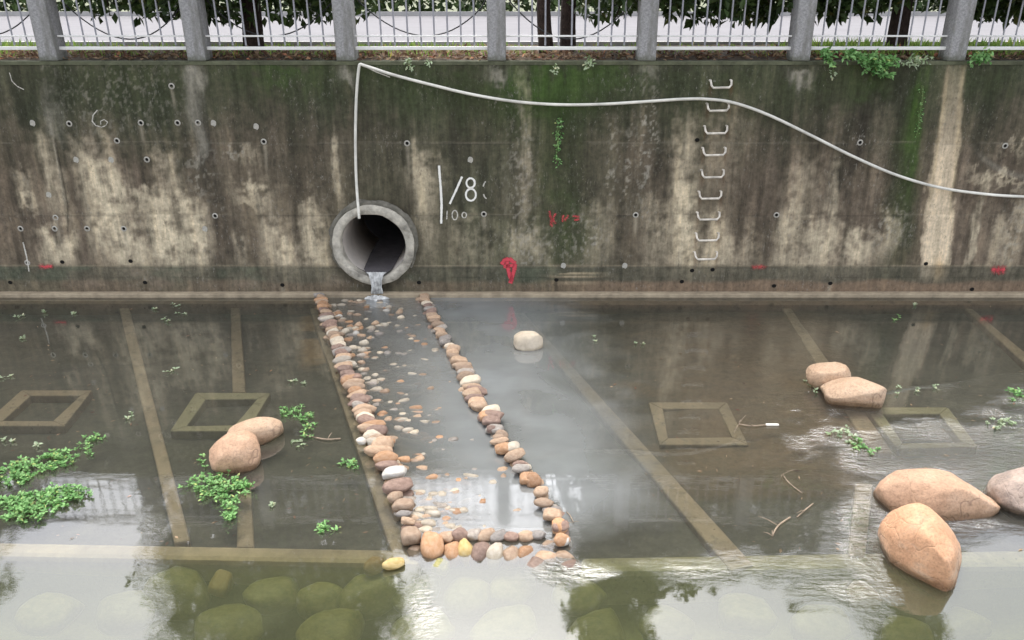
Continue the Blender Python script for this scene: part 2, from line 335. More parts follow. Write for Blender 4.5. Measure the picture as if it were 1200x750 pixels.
# ------------------------------------------------------------------ wall colours: stains, moss, lime runs
def wall_colour(px, py, X, Z):
    n1 = fbm(X * 6.5, Z * 0.55, 3, 5); n2 = fbm(X * 1.3, Z * 1.1, 9); n3 = fbm(X * 14, Z * 2.2, 21); n4 = fbm(X * 9, Z * 9, 33); n5 = fbm(X * 26, Z * 20, 44, 3)
    wx = px + (n2 - 0.5) * 26 + (n3 - 0.5) * 12; wy = py + (n4 - 0.5) * 46 + (n3 - .5) * 30
    brown, olive, dark = lin((111, 99, 85)), lin((76, 78, 61)), lin((52, 49, 42))
    up = 1 - sstep(95, 235, wy + (n1 - 0.5) * 90)
    mid = np.exp(-((px - 560) / 210) ** 2) * 0.75
    g = np.clip(np.maximum(up * 0.9, mid) + (n2 - 0.5) * 0.7, 0, 1)
    c = brown[None] * (1 - g[:, None]) + olive[None] * g[:, None]
    n7 = fbm(X * 16, Z * 1.6, 81, 4)
    c = c * (0.38 + 1.24 * n1)[:, None] * (0.75 + 0.5 * n4)[:, None] * (0.72 + 0.56 * n7)[:, None]
    def blob(cx, cy, sx, sy, follow=True, p=2.4):
        dx = wx - cx
        if follow: dx = dx - (640 - cx) / 2900.0 * (py - cy)
        return np.exp(-np.abs(dx / sx) ** p - np.abs((wy - cy) / sy) ** p)
    def mixin(c, m, colr): m = np.clip(m, 0, 1)[:, None]; return c * (1 - m) + np.array(colr)[None] * m
    # dark runs
    for a in [(238,150,8,70,.8),(262,250,16,70,.55),(182,260,9,70,.6),(20,220,18,60,.35),(100,230,14,60,.35),(350,160,34,80,.4),(430,140,36,70,.5),(535,150,12,90,.5),(555,130,22,60,.45),(595,100,26,40,.4),
              (690,230,30,80,.35),(705,110,40,45,.55),(1010,140,14,80,.65),(1060,130,9,70,.6),(1040,100,30,30,.6),(1058,250,16,80,.55),(955,120,24,50,.35),(1150,150,40,50,.35),(780,220,8,90,.3),(905,230,14,80,.35),(985,200,22,80,.35),(1180,240,12,40,.35),(300,120,40,60,.35),(170,110,40,40,.3),(60,110,60,40,.35)]:
        c = mixin(c, blob(*a[:4]) * a[4] * (0.5 + n1), dark)
    # moss
    moss, mossb = lin((60, 72, 42)), lin((72, 94, 46))
    for a in [(625,115,80,45,.85),(655,200,30,90,.6),(672,275,30,40,.6),(600,300,30,40,.3),(345,95,70,28,.5),(500,105,80,36,.6),(720,100,50,26,.55),(850,105,90,30,.45),(1060,240,18,90,.6),(1075,140,14,70,.7),(985,100,60,26,.4),(150,105,110,36,.38),(1150,95,50,24,.4),(440,85,60,14,.4),(250,85,200,14,.35)]:
        c = mixin(c, blob(*a[:4]) * a[4] * (0.3 + 1.2 * n4), moss)
    for a in [(628,104,38,28,.85),(665,100,40,26,.6),(1020,95,30,20,.4),(1078,140,6,62,.9),(1073,190,5,46,.6),(330,88,40,12,.4),(700,88,50,12,.4)]:
        c = mixin(c, blob(*a[:4]) * a[4] * (0.2 + 1.3 * n3), mossb)
    # lime runs and bare pale patches
    cream, greyp = lin((218, 203, 174)), lin((158, 152, 138))
    n6 = fbm(X * 11, Z * 16, 71, 4)
    br = 1.05 * sstep(0.24, 0.66, 0.42 * n4 + 0.33 * n3 + 0.25 * n6) + 0.12
    for a in [(128,255,24,52,.95),(158,300,20,26,.85),(105,205,16,34,.55),(125,190,9,40,.4),(160,232,24,12,.6),(205,285,26,44,1.0),(235,280,14,46,.8),(200,215,18,30,.5),(190,240,50,12,.4),(68,295,20,24,.75),(66,215,12,50,.5),(35,238,12,8,.6),(30,215,12,14,.4),
              (300,232,20,13,.6),(322,285,14,34,.65),(338,310,12,24,.6),(362,250,10,14,.5),(368,290,20,34,.7),(396,200,4,40,.55),(290,180,16,8,.3),
              (495,240,14,60,.45),(500,205,26,22,.3),(555,290,30,30,.25),(612,180,7,90,.4),(620,295,24,24,.4),
              (806,265,14,62,.85),(800,210,16,60,.35),(832,285,24,36,.6),(770,280,22,40,.4),(860,300,30,22,.4),(826,180,40,50,.22),(700,280,20,40,.25),
              (925,280,14,48,.6),(955,292,20,34,.65),(975,250,7,60,.5),(1000,295,22,26,.7),(940,220,26,30,.25),(1032,285,16,24,.4),(1045,270,10,20,.4),
              (1142,270,5,60,.6),(1165,290,10,30,.4),(1188,275,12,44,.5),(1172,212,36,6,.6),(1150,205,16,8,.4),(1185,170,20,5,.4),(285,300,8,20,.4)]:
        c = mixin(c, blob(*a[:4], True, 3.4) * a[4] * br, cream)
    for a in [(226,110,8,46,.6),(236,165,6,30,.5),(223,86,10,12,.7),(582,86,12,14,.75),(937,88,13,12,.8),(404,84,10,12,.6),(57,82,8,8,.5),(758,82,14,10,.4),(68,150,4,12,.5),(66,130,10,20,.3)]:
        c = mixin(c, blob(*a[:4]) * a[4] * (0.5 + n1), greyp)
    # speckled white runs
    spk = sstep(0.56, 0.68, n5)
    for a in [(752,160,6,60,.8),(766,150,5,40,.7),(755,215,4,40,.6),(735,190,5,50,.6),(720,200,5,50,.5),(690,285,20,28,.6),(610,230,16,110,.45),(635,290,30,20,.4),(275,175,14,10,.6),(240,200,18,30,.4),(110,125,40,40,.25),(1195,270,20,50,.5),(1042,265,20,30,.5),(175,110,60,40,.2)]:
        c = mixin(c, blob(*a[:4]) * a[4] * spk * 1.3, greyp * 1.05)
    # the broad cream run at the right
    e = (wx * 0.35 + px * 0.65); xc = np.interp(py, [75, 150, 200, 250, 325], [1121, 1112, 1106, 1100, 1091])
    hw = np.interp(py, [75, 150, 200, 250, 320], [12, 13, 14, 17, 17])
    core = np.clip(1.2 - np.abs((e - xc + (n3 - .5) * 9 + (n4 - .5) * 6) / hw) ** 4, 0, 1) * (.75 + .5 * n1)
    am = np.interp(py, [75, 110, 150, 185, 230, 322, 332], [.15, .3, .45, .85, 1.0, 1.0, .0])
    c = mixin(c, core * am * (0.72 + 0.5 * n3), lin((224, 205, 176)))
    for k in (-1, 1):
        c = mixin(c, np.exp(-((e - xc - k * hw * 0.8) / 2.6) ** 2) * np.interp(py, [75, 95, 230, 280], [.15, .6, .5, 0]), lin((190, 172, 140)))
    c = mixin(c, np.exp(-((e - 1097) / 7) ** 2 - ((py - 316) / 12) ** 2) * .6, lin((196, 158, 104)))
    # curved trowel sweeps at the right edge
    for r0 in (97,):
        d = np.hypot(wx * .2 + px * .8 - 1215, (py - 112) * 1.0)
        c = mixin(c, np.exp(-((d - r0) / 3.5) ** 2) * sstep(1135, 1160, px) * 0.4 * (0.4 + n1), greyp)
    # base course below the construction joint
    bz = sstep(309, 314, py)
    c = mixin(c, bz * 0.72, lin((88, 86, 73)) * 1.0)
    c = c * (1 + bz * (n4 - 0.5) * 0.5)[:, None]
    c = mixin(c, bz * sstep(0.42, 0.62, fbm(X * 1.6, Z * 3, 61)) * 0.4 * (1 - sstep(700, 800, px)), lin((84, 96, 78)))
    c = mixin(c, sstep(327, 333, py + (n2 - .5) * 8) * (0.35 + 0.4 * sstep(560, 760, px)), lin((134, 113, 94)))
    for a in [(185,330,18,7),(105,332,16,7),(290,332,20,7),(160,318,12,5),(395,330,16,8)]:
        c = mixin(c, np.exp(-((px - a[0]) / a[2]) ** 2 - ((py - a[1]) / a[3]) ** 2) * 0.5, lin((134, 120, 104)))
    sm = np.exp(-((px - 675) / 26) ** 2 - ((py - 323) / 9) ** 2) * sstep(.5, .6, vnoise(X * 1.2, Z * 38, 5))
    c = mixin(c, sm * .9, lin((176, 160, 132)))
    # horizontal joints
    for yy, w_, a_, cc in [(311.5, 1.0, .6, (160, 148, 126)), (251, 0.8, .35, (150, 140, 122)), (167, 0.8, .4, (150, 142, 126)), (253, 1.0, .35, (40, 38, 32)), (168.8, .9, .25, (40, 38, 32)), (314, 1.0, .35, (50, 47, 40)), (325, .8, .3, (50, 47, 40))]:
        bro = sstep(.38, .6, vnoise(X * 2.1, Z * 0 + yy, 77)) if a_ < .5 else 0.7 + 0.3 * n3
        c = mixin(c, np.exp(-((py - yy + (n2 - .5) * 1.5) / w_) ** 2) * a_ * bro, lin(cc))
    c = mixin(c, np.exp(-((px - np.interp(py, [160, 200, 240], [61, 69, 77])) / 1.1) ** 2) * sstep(158, 165, py) * (1 - sstep(235, 245, py)) * .8, lin((170, 160, 140)))
    c = mixin(c, np.exp(-((px - np.interp(py, [160, 200, 240], [63.5, 71.5, 79.5])) / 1.2) ** 2) * sstep(158, 165, py) * (1 - sstep(265, 285, py)) * .7, lin((40, 37, 32)))
    for (hx, hy) in [(24,268),(65,255),(64,268),(145,268),(309,166),(477,168),(567,251),(745,252),(910,252),(1008,167),(1178,171),(252,253),(170,331),(331,334),(652,328),(973,332),(201,101),(165,144)]:
        dd = px - hx - (640 - hx) / 2900.0 * (py - hy) + (n3 - .5) * 4
        L_ = 22 + (hx * 7 % 31)
        k_ = np.exp(-(dd / 2.2) ** 2) * sstep(hy, hy + 3, py) * (1 - sstep(hy + L_ * .4, hy + L_, py))
        c = mixin(c, k_ * .55, lin((172, 162, 142)) if hx % 2 else lin((44, 40, 34)))
    for (ry, xa, xb) in [(103,833,857),(130,829,854),(156,826,852),(182,824,850),(208,823,848),(233,820,845),(257,818,843),(282,816,842),(304,815,840)]:
        for hx in (xa, xb):
            dd = px - hx + .07 * (py - ry) + (n3 - .5) * 4
            c = mixin(c, np.exp(-(dd / 2.0) ** 2) * sstep(ry - 8, ry - 3, py) * (1 - sstep(ry + 2, ry + 16, py)) * .5, lin((96, 70, 50)))
    c = mixin(c, np.exp(-((px - 438) / 34) ** 2 - ((py - 338) / 10) ** 2) * (.4 + .6 * n4), lin((58, 56, 46)))
    # damp ring of grime round the pipe
    d = np.hypot(px - 440, py - 287)
    c = mixin(c, np.exp(-((d - 50) / 5) ** 2) * (0.25 + 0.7 * n4), lin((64, 58, 48)))
    return np.clip(c * 1.0, 0.006, 0.8)

PIPE_C = onwall(438, 287); PIPE_RO, PIPE_RI = 0.62, 0.488
xs = np.concatenate([np.linspace(-16, -8.6, 40)[:-1], np.linspace(-8.6, 8.4, 960), np.linspace(8.4, 16, 40)[1:]])
zs = np.linspace(-0.5, WT, 215)
def wall_fn(X, Z):
    n = fbm(X * 3, Z * 3, 5) - .5; m = fbm(X * 12, Z * 12, 6) - .5
    jo = np.zeros_like(X)
    for yy in (252, 168, 312.5):
        zj = onwall(620, yy).z; jo += np.exp(-((Z - zj) / 0.012) ** 2) * 0.008
    Y = WD + TB * Z + n * 0.012 + m * 0.004 + jo
    Y = np.where(Z > WT - 0.001, WD + TB * Z, Y)
    return X, Y, Z
wme, wco = grid_mesh('retaining_wall', xs, zs, wall_fn, M['wall'],
                     keep=lambda p: np.hypot(p[:, 0] - PIPE_C.x, p[:, 2] - PIPE_C.z) > PIPE_RO - 0.05)
pp = proj(wco[:, 0], WD + TB * wco[:, 2], wco[:, 2])
set_attr(wme, 'stain', wall_colour(pp[0], pp[1], wco[:, 0], wco[:, 2]) * 0.9)
wall = link('retaining_wall', wme)
tag(wall, 'tall stained concrete channel wall with lime runs, moss and painted marks', 'wall')
mb = MB(); nseg = 64                                              # coping: flat top with a slightly proud lip
mb.add([(-16, YT - .012, WT + .002), (16, YT - .012, WT + .002), (16, YT - .012, WT - .045), (-16, YT - .012, WT - .045), (-16, YT + 1.2, WT + .002), (16, YT + 1.2, WT + .002), (-16, YT + .03, WT - .045), (16, YT + .03, WT - .045)],
       [(3, 2, 1, 0), (0, 1, 5, 4), (6, 7, 2, 3)])
mb.build('coping', M['coping'], wall)
mb = MB(); mb.box(-16, 16, WD - .10, WD + .02, -.5, .06); mb.build('toe', M['toe'], wall, bevel=.012)
mb = MB(); mb.box(-16, onz(372, 354).x, WD - .27, WD - .101, -.5, -.03); mb.build('toe_step', M['rib'], wall, bevel=.012)
mb = MB(); mb.box(onz(500, 354).x, 16, WD - .27, WD - .101, -.5, -.045); mb.build('toe_step', M['rib'], wall, bevel=.012)

# tie holes: mortar collar round a near-black disc, the hole's shade as colour
hm = MB()
for k in range(10):
    a0, a1 = 2*math.pi*k/10, 2*math.pi*(k+1)/10
    hm.add([(math.cos(a0)*.045, 0, math.sin(a0)*.045), (math.cos(a1)*.045, 0, math.sin(a1)*.045), (math.cos(a1)*.028, -.008, math.sin(a1)*.028), (math.cos(a0)*.028, -.008, math.sin(a0)*.028),
            (math.cos(a0)*.024, .004, math.sin(a0)*.024), (math.cos(a1)*.024, .004, math.sin(a1)*.024), (0, .004, 0)], [(0,1,2,3),(3,2,5,4),(4,5,6)])
hme = hm.mesh('tie_hole', M['mortar']); hme.materials.append(M['hole'])
for p in hme.polygons:
    if p.index % 3 == 2: p.material_index = 1
hm2 = MB(); hm2.add([(math.cos(2*math.pi*k/10)*.034, -.003, math.sin(2*math.pi*k/10)*.03) for k in range(10)], [tuple(range(10))])
hme2 = hm2.mesh('weep_hole', M['hole'])
hm3 = MB(); hm3.add([(math.cos(2*math.pi*k/10)*.05*random.uniform(.7,1.1), -.004, math.sin(2*math.pi*k/10)*.05*random.uniform(.7,1.1)) for k in range(10)], [tuple(range(10))])
hme3 = hm3.mesh('filled_hole', M['mortar'])
for (x, y) in [(81,145),(137,165),(165,144),(208,144),(201,101),(172,187),(24,268),(65,255),(64,268),(145,268),(32,308),(309,166),(477,168),(567,251),(745,252),(910,252),(1008,167),(1178,171),(252,253),(102,268),(232,144)]:
    p = onwall(x, y, .006); link('tie_hole', hme, wall, p, (0, 0, random.uniform(0, 6) * 0))
for (x, y) in [(12,331),(170,331),(331,334),(491,331),(652,328),(799,330),(907,335),(973,332),(1139,339),(817,164),(73,307),(153,306),(835,316),(811,317),(1085,309)]:
    link('weep_hole', hme2, wall, onwall(x, y, .006))
for (x, y) in [(89,187),(130,187),(57,228),(38,144),(250,144),(300,148),(732,311),(660,311),(551,187),(240,268)]:
    link('filled_hole', hme3, wall, onwall(x, y, .006))

# painted marks: thin worn strokes of paint on the wall
def paint_mat(name, c, cover, scale=30):
    s = NT(name); v = s.coord(); f = s.noise(v, scale, 5, 0.75)
    p = s.n('ShaderNodeBsdfPrincipled'); p.inputs['Base Color'].default_value = c; p.inputs['Roughness'].default_value = .8
    t = s.n('ShaderNodeBsdfTransparent'); mx = s.n('ShaderNodeMixShader')
    a = s.n('ShaderNodeAttribute'); a.attribute_name = 'edge'
    k = s.math('ADD', s.math('MULTIPLY', s.math('SUBTRACT', f, .5), 2.2), s.math('ADD', s.math('MULTIPLY', a.outputs['Fac'], 1.3), cover - .9), True)
    s.l(k, mx.inputs[0]); s.l(t.outputs[0], mx.inputs[1]); s.l(p.outputs[0], mx.inputs[2]); s.l(mx.outputs[0], s.out.inputs[0]); return s.m
PW = paint_mat('white_paint', (0.8, 0.78, 0.72, 1), 1.1); PF = paint_mat('faded_chalk', (0.6, 0.57, 0.5, 1), .42); PR = paint_mat('red_spray_paint', (0.62, 0.07, 0.085, 1), .45, 22)
PRF2 = paint_mat('worn_red_paint', (0.58, 0.06, 0.08, 1), .62, 26); PRF = paint_mat('faded_red_paint', (0.5, 0.07, 0.07, 1), .22, 26)
def strokes(name, lines, width, mat, soft=False):
    mb = MB(); ed = []
    for ln in lines:
        w_ = width
        pts = []
        for i in range(len(ln) - 1):
            n = max(2, int(math.hypot(ln[i+1][0]-ln[i][0], ln[i+1][1]-ln[i][1]) / 1.5))
            for k in range(n): t = k / n; pts.append((ln[i][0]*(1-t)+ln[i+1][0]*t, ln[i][1]*(1-t)+ln[i+1][1]*t))
        pts.append(ln[-1]); b = len(mb.v); m = 5
        for i, (x, y) in enumerate(pts):
            x0, y0 = pts[max(i-1, 0)]; x1, y1 = pts[min(i+1, len(pts)-1)]
            l = math.hypot(x1-x0, y1-y0) or 1; nx, ny = -(y1-y0)/l, (x1-x0)/l
            ww = w_ * (0.85 + 0.3 * random.random())
            for k in range(m):
                u = (k / (m - 1) - .5) * ww
                q = onwall(x + nx*u, y + ny*u, .013); mb.v.append(tuple(q))
                e = 1 - abs(k / (m - 1) - .5) * 2
                if soft: e *= min(1, i / max(1, .25*len(pts)), (len(pts)-1-i) / max(1, .25*len(pts)))
                else: e = min(1, .55 + e)
                ed.append(e)
        for i in range(len(pts) - 1):
            for k in range(m - 1): mb.f.append((b+i*m+k, b+i*m+k+1, b+(i+1)*m+k+1, b+(i+1)*m+k))
    o = mb.build(name, mat, wall)
    a = o.data.attributes.new('edge', 'FLOAT', 'POINT'); a.data.foreach_set('value', np.array(ed, np.float32)); return o
def arc(cx, cy, rx, ry, a0, a1, n=18): return [(cx + rx*math.cos(R(a0+(a1-a0)*k/n)), cy + ry*math.sin(R(a0+(a1-a0)*k/n))) for k in range(n+1)]
strokes('painted_line', [[(514.5,194),(515,203),(516.5,220),(517.5,240),(517,262)]], 2.7, PW)
strokes('painted_slash', [[(541.5,207),(534,224),(527,239)]], 2.5, PW)
strokes('painted_eight', [arc(551.5,214.5,4.9,5.6,0,360), arc(551.8,228.2,5.9,7,0,360)], 2.3, PW)
strokes('painted_bracket', [arc(571,222,5,11,100,150,8), arc(571,222,5,10,200,250,6)], 1.8, PF)
strokes('chalk_number', [[(524,247),(523.5,257)], arc(533,252,3.2,5.5,0,360), arc(544,252,2.6,3.2,0,360)], 1.6, PF)
strokes('chalk_six', [[(114,129),(109,135),(108,142),(112,147),(119,149),(124,147),(126,143),(122,140),(118,142),(118,146)]], 1.5, PF)
strokes('chalk_scratch', [[(11,85),(14,95),(20,101),(28,105)]], 1.2, PF); strokes('chalk_scratch', [[(27,284),(31,300),(34,318)]], 2.0, PF)
strokes('red_paint_mark', [[(42,311.5),(53,312.5),(66,312)]], 10, PR, True)
strokes('red_arrow', [[(588,310),(592,304),(598,304),(604,309)], [(594,306),(596,318),(600,330)], [(604,309),(601,322),(598,332)], [(590,312),(602,311)]], 5.2, PRF2)
strokes('faded_red_writing', [[(644,247),(647,266)], [(644,252),(651,262)], [(651,250),(645,264)], [(660,252),(659,260)], [(662,259),(666,252)], [(671,253),(679,254)], [(673,258),(679,257)]], 3.2, PRF)
strokes('red_paint_mark', [[(876,312.5),(889,313),(902,312.5)]], 15, PRF, True)
strokes('red_paint_mark', [[(1158,316),(1170,316),(1183,316)]], 16, PR, True); strokes('red_paint_mark', [[(1170,307),(1171,326)]], 8, PRF, True)

# ------------------------------------------------------------------ drain pipe in the wall
pipe = empty('drain_pipe', PIPE_C, 'concrete storm drain pipe mouth discharging from the wall', 'pipe')
def ring_tube(prof, n=72, wob=0.0):
    mb = MB()
    for j, (r, y) in enumerate(prof):
        for k in range(n):
            a = 2*math.pi*k/n; rr = r * (1 + wob * (fbm(np.array([math.cos(a)*3+5]), np.array([math.sin(a)*3+j*.3]), 8)[0] - .5))
            mb.v.append((rr*math.cos(a), y, rr*math.sin(a)))
    for j in range(len(prof) - 1):
        for k in range(n): k2 = (k+1) % n; mb.f.append((j*n+k, j*n+k2, (j+1)*n+k2, (j+1)*n+k))
    return mb
ring_tube([(PIPE_RO-.02, -.012), (PIPE_RO+.03, -.022), (PIPE_RO+.065, .0), (PIPE_RO+.075, .06)], wob=.16).build('mortar_collar', M['wallmortar'], pipe, True, local=True)
ring_tube([(PIPE_RO*1.0, .15), (PIPE_RO, -.05), (PIPE_RO-.015, -.066), (PIPE_RI+.012, -.07), (PIPE_RI, -.055), (PIPE_RI, .10)], wob=.06).build('pipe_rim', M['pipe'], pipe, True, local=True)
ring_tube([(PIPE_RI, .10), (PIPE_RI, 1.7), (PIPE_RI+.03, 1.71)]).build('pipe_lining', M['pipein'], pipe, True, local=True)
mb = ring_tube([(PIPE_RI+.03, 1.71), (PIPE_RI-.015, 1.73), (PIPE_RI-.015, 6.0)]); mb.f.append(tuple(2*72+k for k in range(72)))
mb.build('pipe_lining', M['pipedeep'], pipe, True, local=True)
# water lying in the pipe and pouring over its lip
ws = NT('silty_outflow'); v = ws.coord((1, .25, 1)); p = ws.principled(ws.ramp(ws.noise(v, 14, 5), [(.35, (.26, .26, .25, 1)), (.62, (.66, .66, .64, 1))]), .5, ws.bump(ws.noise(v, 22, 4), .5, .02), .5)
M['flow'] = ws.m
M['pipewater'] = simple_mat('silty_pipe_water', (.13, .12, .125, 1), .25, .2, 5, .15, spec=.3)
mb = MB(); prof = [(4.0, -.40), (.8, -.405), (.1, -.41), (-.05, -.415), (-.10, -.44), (-.14, -.52), (-.16, -.62), (-.17, -.72)]; m = 15; hwid = [.24, .25, .22, .16, .115, .085, .075, .095]
for j, (y, z) in enumerate(prof):
    for k in range(m):
        u = (k / (m-1) * 2 - 1)
        mb.v.append((u * hwid[j] + .02, y + abs(u)*.02*(j > 3) + (.02*math.sin(k*2.3+j) if j > 3 else 0), max(z + (.004*math.sin(k*3.1+j*2)), -PIPE_C.z - .05)))
for j in range(len(prof)-1):
    for k in range(m-1): mb.f.append((j*m+k, j*m+k+1, (j+1)*m+k+1, (j+1)*m+k))
vs, fs = mb.v, mb.f
mb = MB(); mb.v = vs; mb.f = [f for i, f in enumerate(fs) if i < 3*(m-1)]
o = mb.build('pipe_water', M['pipewater'], None, True); o.location = PIPE_C; tag(o, kind='structure')
mb = MB(); mb.v = vs; mb.f = [f for i, f in enumerate(fs) if i >= 3*(m-1)]
o = mb.build('outflow_water', M['flow'], None, True); o.location = PIPE_C; tag(o, kind='structure')
mb = MB(); gx_, gy_ = np.meshgrid(np.linspace(-1, 1, 26), np.linspace(-1, 1, 18)); q_ = np.clip(1 - gx_**2 - gy_**2, 0, 1)
sz_ = q_ * (.3 + 1.1*vnoise(gx_*5+3, gy_*5+3, 4)) * .06 - .006
mb = MB(); mb.v = [(float(a)*.17*(.8+.4*math.sin(3*float(b)+1)), float(b)*.085, float(c)) for a, b, c in zip(gx_.ravel(), gy_.ravel(), sz_.ravel())]
mb.f = [(j*26+i, j*26+i+1, (j+1)*26+i+1, (j+1)*26+i) for j in range(17) for i in range(25)]
o = mb.build('splash', M['flow'], None, True); o.location = (PIPE_C.x+.02, PIPE_C.y-.19, 0); tag(o, kind='structure')
rnd = random.Random(3)                                  # broken pieces of the rim at the outlet
for a in (250, 296, 305): pass

# ------------------------------------------------------------------ hose
hp = [(421,256),(420,246),(417.5,210),(416.5,170),(417,130),(418.5,100),(420.5,80),(422,75.5),(426,76.5),(440,81),(460,87.5),(500,98),(550,110),(600,118.5),(650,122.5),(700,122.3),(750,119.5),(800,116.2),(830,116.3),(860,120.5),(900,134.5),(950,158.5),(1000,183.5),(1050,205),(1100,219.5),(1150,227),(1200,230.5),(1300,233),(1400,232)]
def smooth(pts, sub=5):
    o = []
    for i in range(len(pts)-1):
        p0, p1, p2, p3 = pts[max(i-1,0)], pts[i], pts[i+1], pts[min(i+2,len(pts)-1)]
        for k in range(sub):
            t = k/sub; o.append(0.5*((2*p1)+(p2-p0)*t+(2*p0-5*p1+4*p2-p3)*t*t+(3*p1-p0-3*p2+p3)*t**3))
    o.append(pts[-1]); return o
hw = [onwall(x, y, .16 if i < 2 else .07) for i, (x, y) in enumerate(hp)]
mb = MB(); mb.tube(smooth(hw, 6), .0205, 10); hose = mb.build('hose', M['hose'], None, True)
tag(hose, 'thin white plastic hose strung along the wall and hanging into the drain pipe', 'hose')
mb = MB(); mb.tube([onwall(424,76,.06), onwall(440,84,.03), onwall(457,90.5,.03)], .008, 5); mb.build('string', M['hose'], hose, True)

# ------------------------------------------------------------------ ladder of rungs
lad = empty('wall_ladder', onwall(828, 200), 'vertical row of pale steel step irons set in the wall', 'ladder')
for (y, xa, xb) in [(103,833.5,857),(130,829.5,854),(156.5,826.5,852),(182,824.5,850),(208,823,848),(233,820,845),(257.5,818,843),(282,816.5,842),(304,815,840)]:
    a = onwall(xa-3, y-9, -.02); a1 = onwall(xa-.5, y-8.5, .02); b = onwall(xa+.3, y-3, .11); b2 = onwall(xa+2.5, y, .13)
    c2 = onwall(xb-2.5, y-.4, .13); c = onwall(xb, y-3.5, .11); d1 = onwall(xb+.3, y-8.5, .02); d = onwall(xb-2, y-9.5, -.02)
    mb = MB(); mb.tube([a, a1, b, b2, c2, c, d1, d], .0155, 8); mb.build('rung', M['rung'], lad, True)

# ------------------------------------------------------------------ ground beyond the wall
mb = MB(); n = 60
gx = np.linspace(-17, 17, 110); gy = np.linspace(0, 1, 14)
gme, gco = grid_mesh('verge', gx, gy, lambda X, Y: (X, YT + .16 + Y*1.9, WT + .006 + .05*Y + (fbm(X*2.2, Y*4, 4)-.5)*.10*np.minimum(1, Y*6) + .02*Y), M['soil'])
tag(link('verge', gme), kind='structure')
RY = YT + 2.0
mb = MB(); mb.box(-200, 200, RY, RY+.18, WT-.3, WT+.13); tag(mb.build('kerb', M['kerb']), kind='structure')
mb = MB(); mb.add([(-300, RY+.1, WT+.02), (300, RY+.1, WT+.02), (300, RY+14, WT+.02), (-300, RY+14, WT+.02)], [(0,1,2,3)]); tag(mb.build('road', M['road']), kind='structure')
mb = MB(); mb.box(-200, 200, RY+14, RY+14.2, WT-.3, WT+.15); tag(mb.build('kerb', M['kerb']), kind='structure')
mb = MB(); mb.add([(-900, RY+.15, WT-.02), (900, RY+.15, WT-.02), (900, 1500, WT-.02), (-900, 1500, WT-.02)], [(0,1,2,3)]); tag(mb.build('ground', simple_mat('far_ground', (.16,.17,.11,1), .95, .3, .4)), kind='structure')

# ------------------------------------------------------------------ leaves helper
def leaf(mb, p, d, up, ln, wd, fold=.25):
    d = d.normalized(); sd_ = d.cross(up); sd_ = sd_.normalized() if sd_.length > 1e-4 else Vector((1,0,0)); nn = sd_.cross(d)
    a = p; m1 = p + d*ln*.5; e = p + d*ln
    mb.add([a, m1 - sd_*wd*.5 + nn*wd*fold, e, m1 + sd_*wd*.5 + nn*wd*fold, m1], [(0,4,1),(1,4,2),(0,3,4),(4,3,2)])
rnd = random.Random(11)
def rv(): return Vector((rnd.gauss(0,1), rnd.gauss(0,1), rnd.gauss(0,1))).normalized()
# litter under the railing
mb = MB()
for k in range(3600):
    x = rnd.uniform(-9.5, 9.5); yy = rnd.uniform(.1, .9)
    d = rv(); d.z *= .5
    leaf(mb, Vector((x, YT + .04 + yy*1.0, WT + .02 + .09*rnd.random()*yy)), d, Vector((rnd.gauss(0,.5), rnd.gauss(0,.5), 1)), rnd.uniform(.07,.15), rnd.uniform(.03,.06))
tag(mb.build('leaf_litter', M['litter']), kind='stuff')
# grass on the verge
mb = MB()
def dens(px): return np.interp(px, [-60, 0, 50, 90, 230, 300, 420, 500, 560, 700, 900, 940, 980, 1080, 1110, 1200, 1260], [.7, .7, .5, .35, .2, .35, .3, .45, .3, .15, .15, .6, .9, 1, .8, .9, .9])
for k in range(14000):
    x = rnd.uniform(-9.8, 9.6); yy = rnd.random()
    px = proj(x, YT + 1.0, WT)[0]
    if rnd.random() > dens(px) * (0.35 if yy < .3 else 1): continue
    h = rnd.uniform(.05, .16) * (.6 + .8*dens(px)); p = Vector((x, YT + .3 + yy*1.6, WT + .01 + .04*yy))
    leaf(mb, p, Vector((rnd.gauss(0,.35), rnd.gauss(0,.35), 1)), Vector((rnd.gauss(0,1), -1, 0)), h, .02, .1)
tag(mb.build('grass', M['grass']), kind='stuff')

# ------------------------------------------------------------------ granite posts and railing panels
posts = [(-122,'granite railing post beyond the left edge of the picture'),(57,'granite railing post leftmost in view, nearest the chalk six'),(230.5,'granite railing post right of the chalk six with pale wash-down stain below'),(405,'granite railing post above the drain pipe beside the bend of the white hose'),
         (582,'granite railing post above the bright moss patch and the painted eight'),(758,'granite railing post between the trailing vine and the step irons'),(938.5,'granite railing post to the right of the step irons, left of the hanging weed'),(1120.5,'granite railing post above the broad cream run on the wall'),(1303,'granite railing post beyond the right edge of the picture')]
PX = []
for px, lab in posts:
    p = onwall(px, 72); x = p.x; PX.append(x); hw_ = .125; y0, y1 = YT + .0, YT + .30
    pt = empty('granite_post', (x, y0 + .15, WT), lab, 'post', 'granite posts of the railing')
    mb = MB(); mb.box(x-hw_, x+hw_, y0, y1, WT + .004, WT + 1.12); mb.build('shaft', M['granite'], pt, bevel=.012)
    mb = MB(); mb.box(x-hw_+.02, x+hw_-.02, y0+.02, y1-.02, WT+1.121, WT+1.16); mb.build('cap', M['granite'], pt, bevel=.015)
plab = ['white steel railing panel at the far left edge','white steel railing panel above the chalk six','white steel railing panel between the pale-washed post and the hose bend','white steel railing panel directly right of the hose bend','white steel railing panel above the trailing vine on the wall','white steel railing panel above the step irons','white steel railing panel behind the hanging leafy weed','white steel railing panel at the far right edge']
pk = MB(); pk.tube([(0,0,.20),(0,0,1.02)], .0125, 6); pkme = pk.mesh('picket', M['picket'])
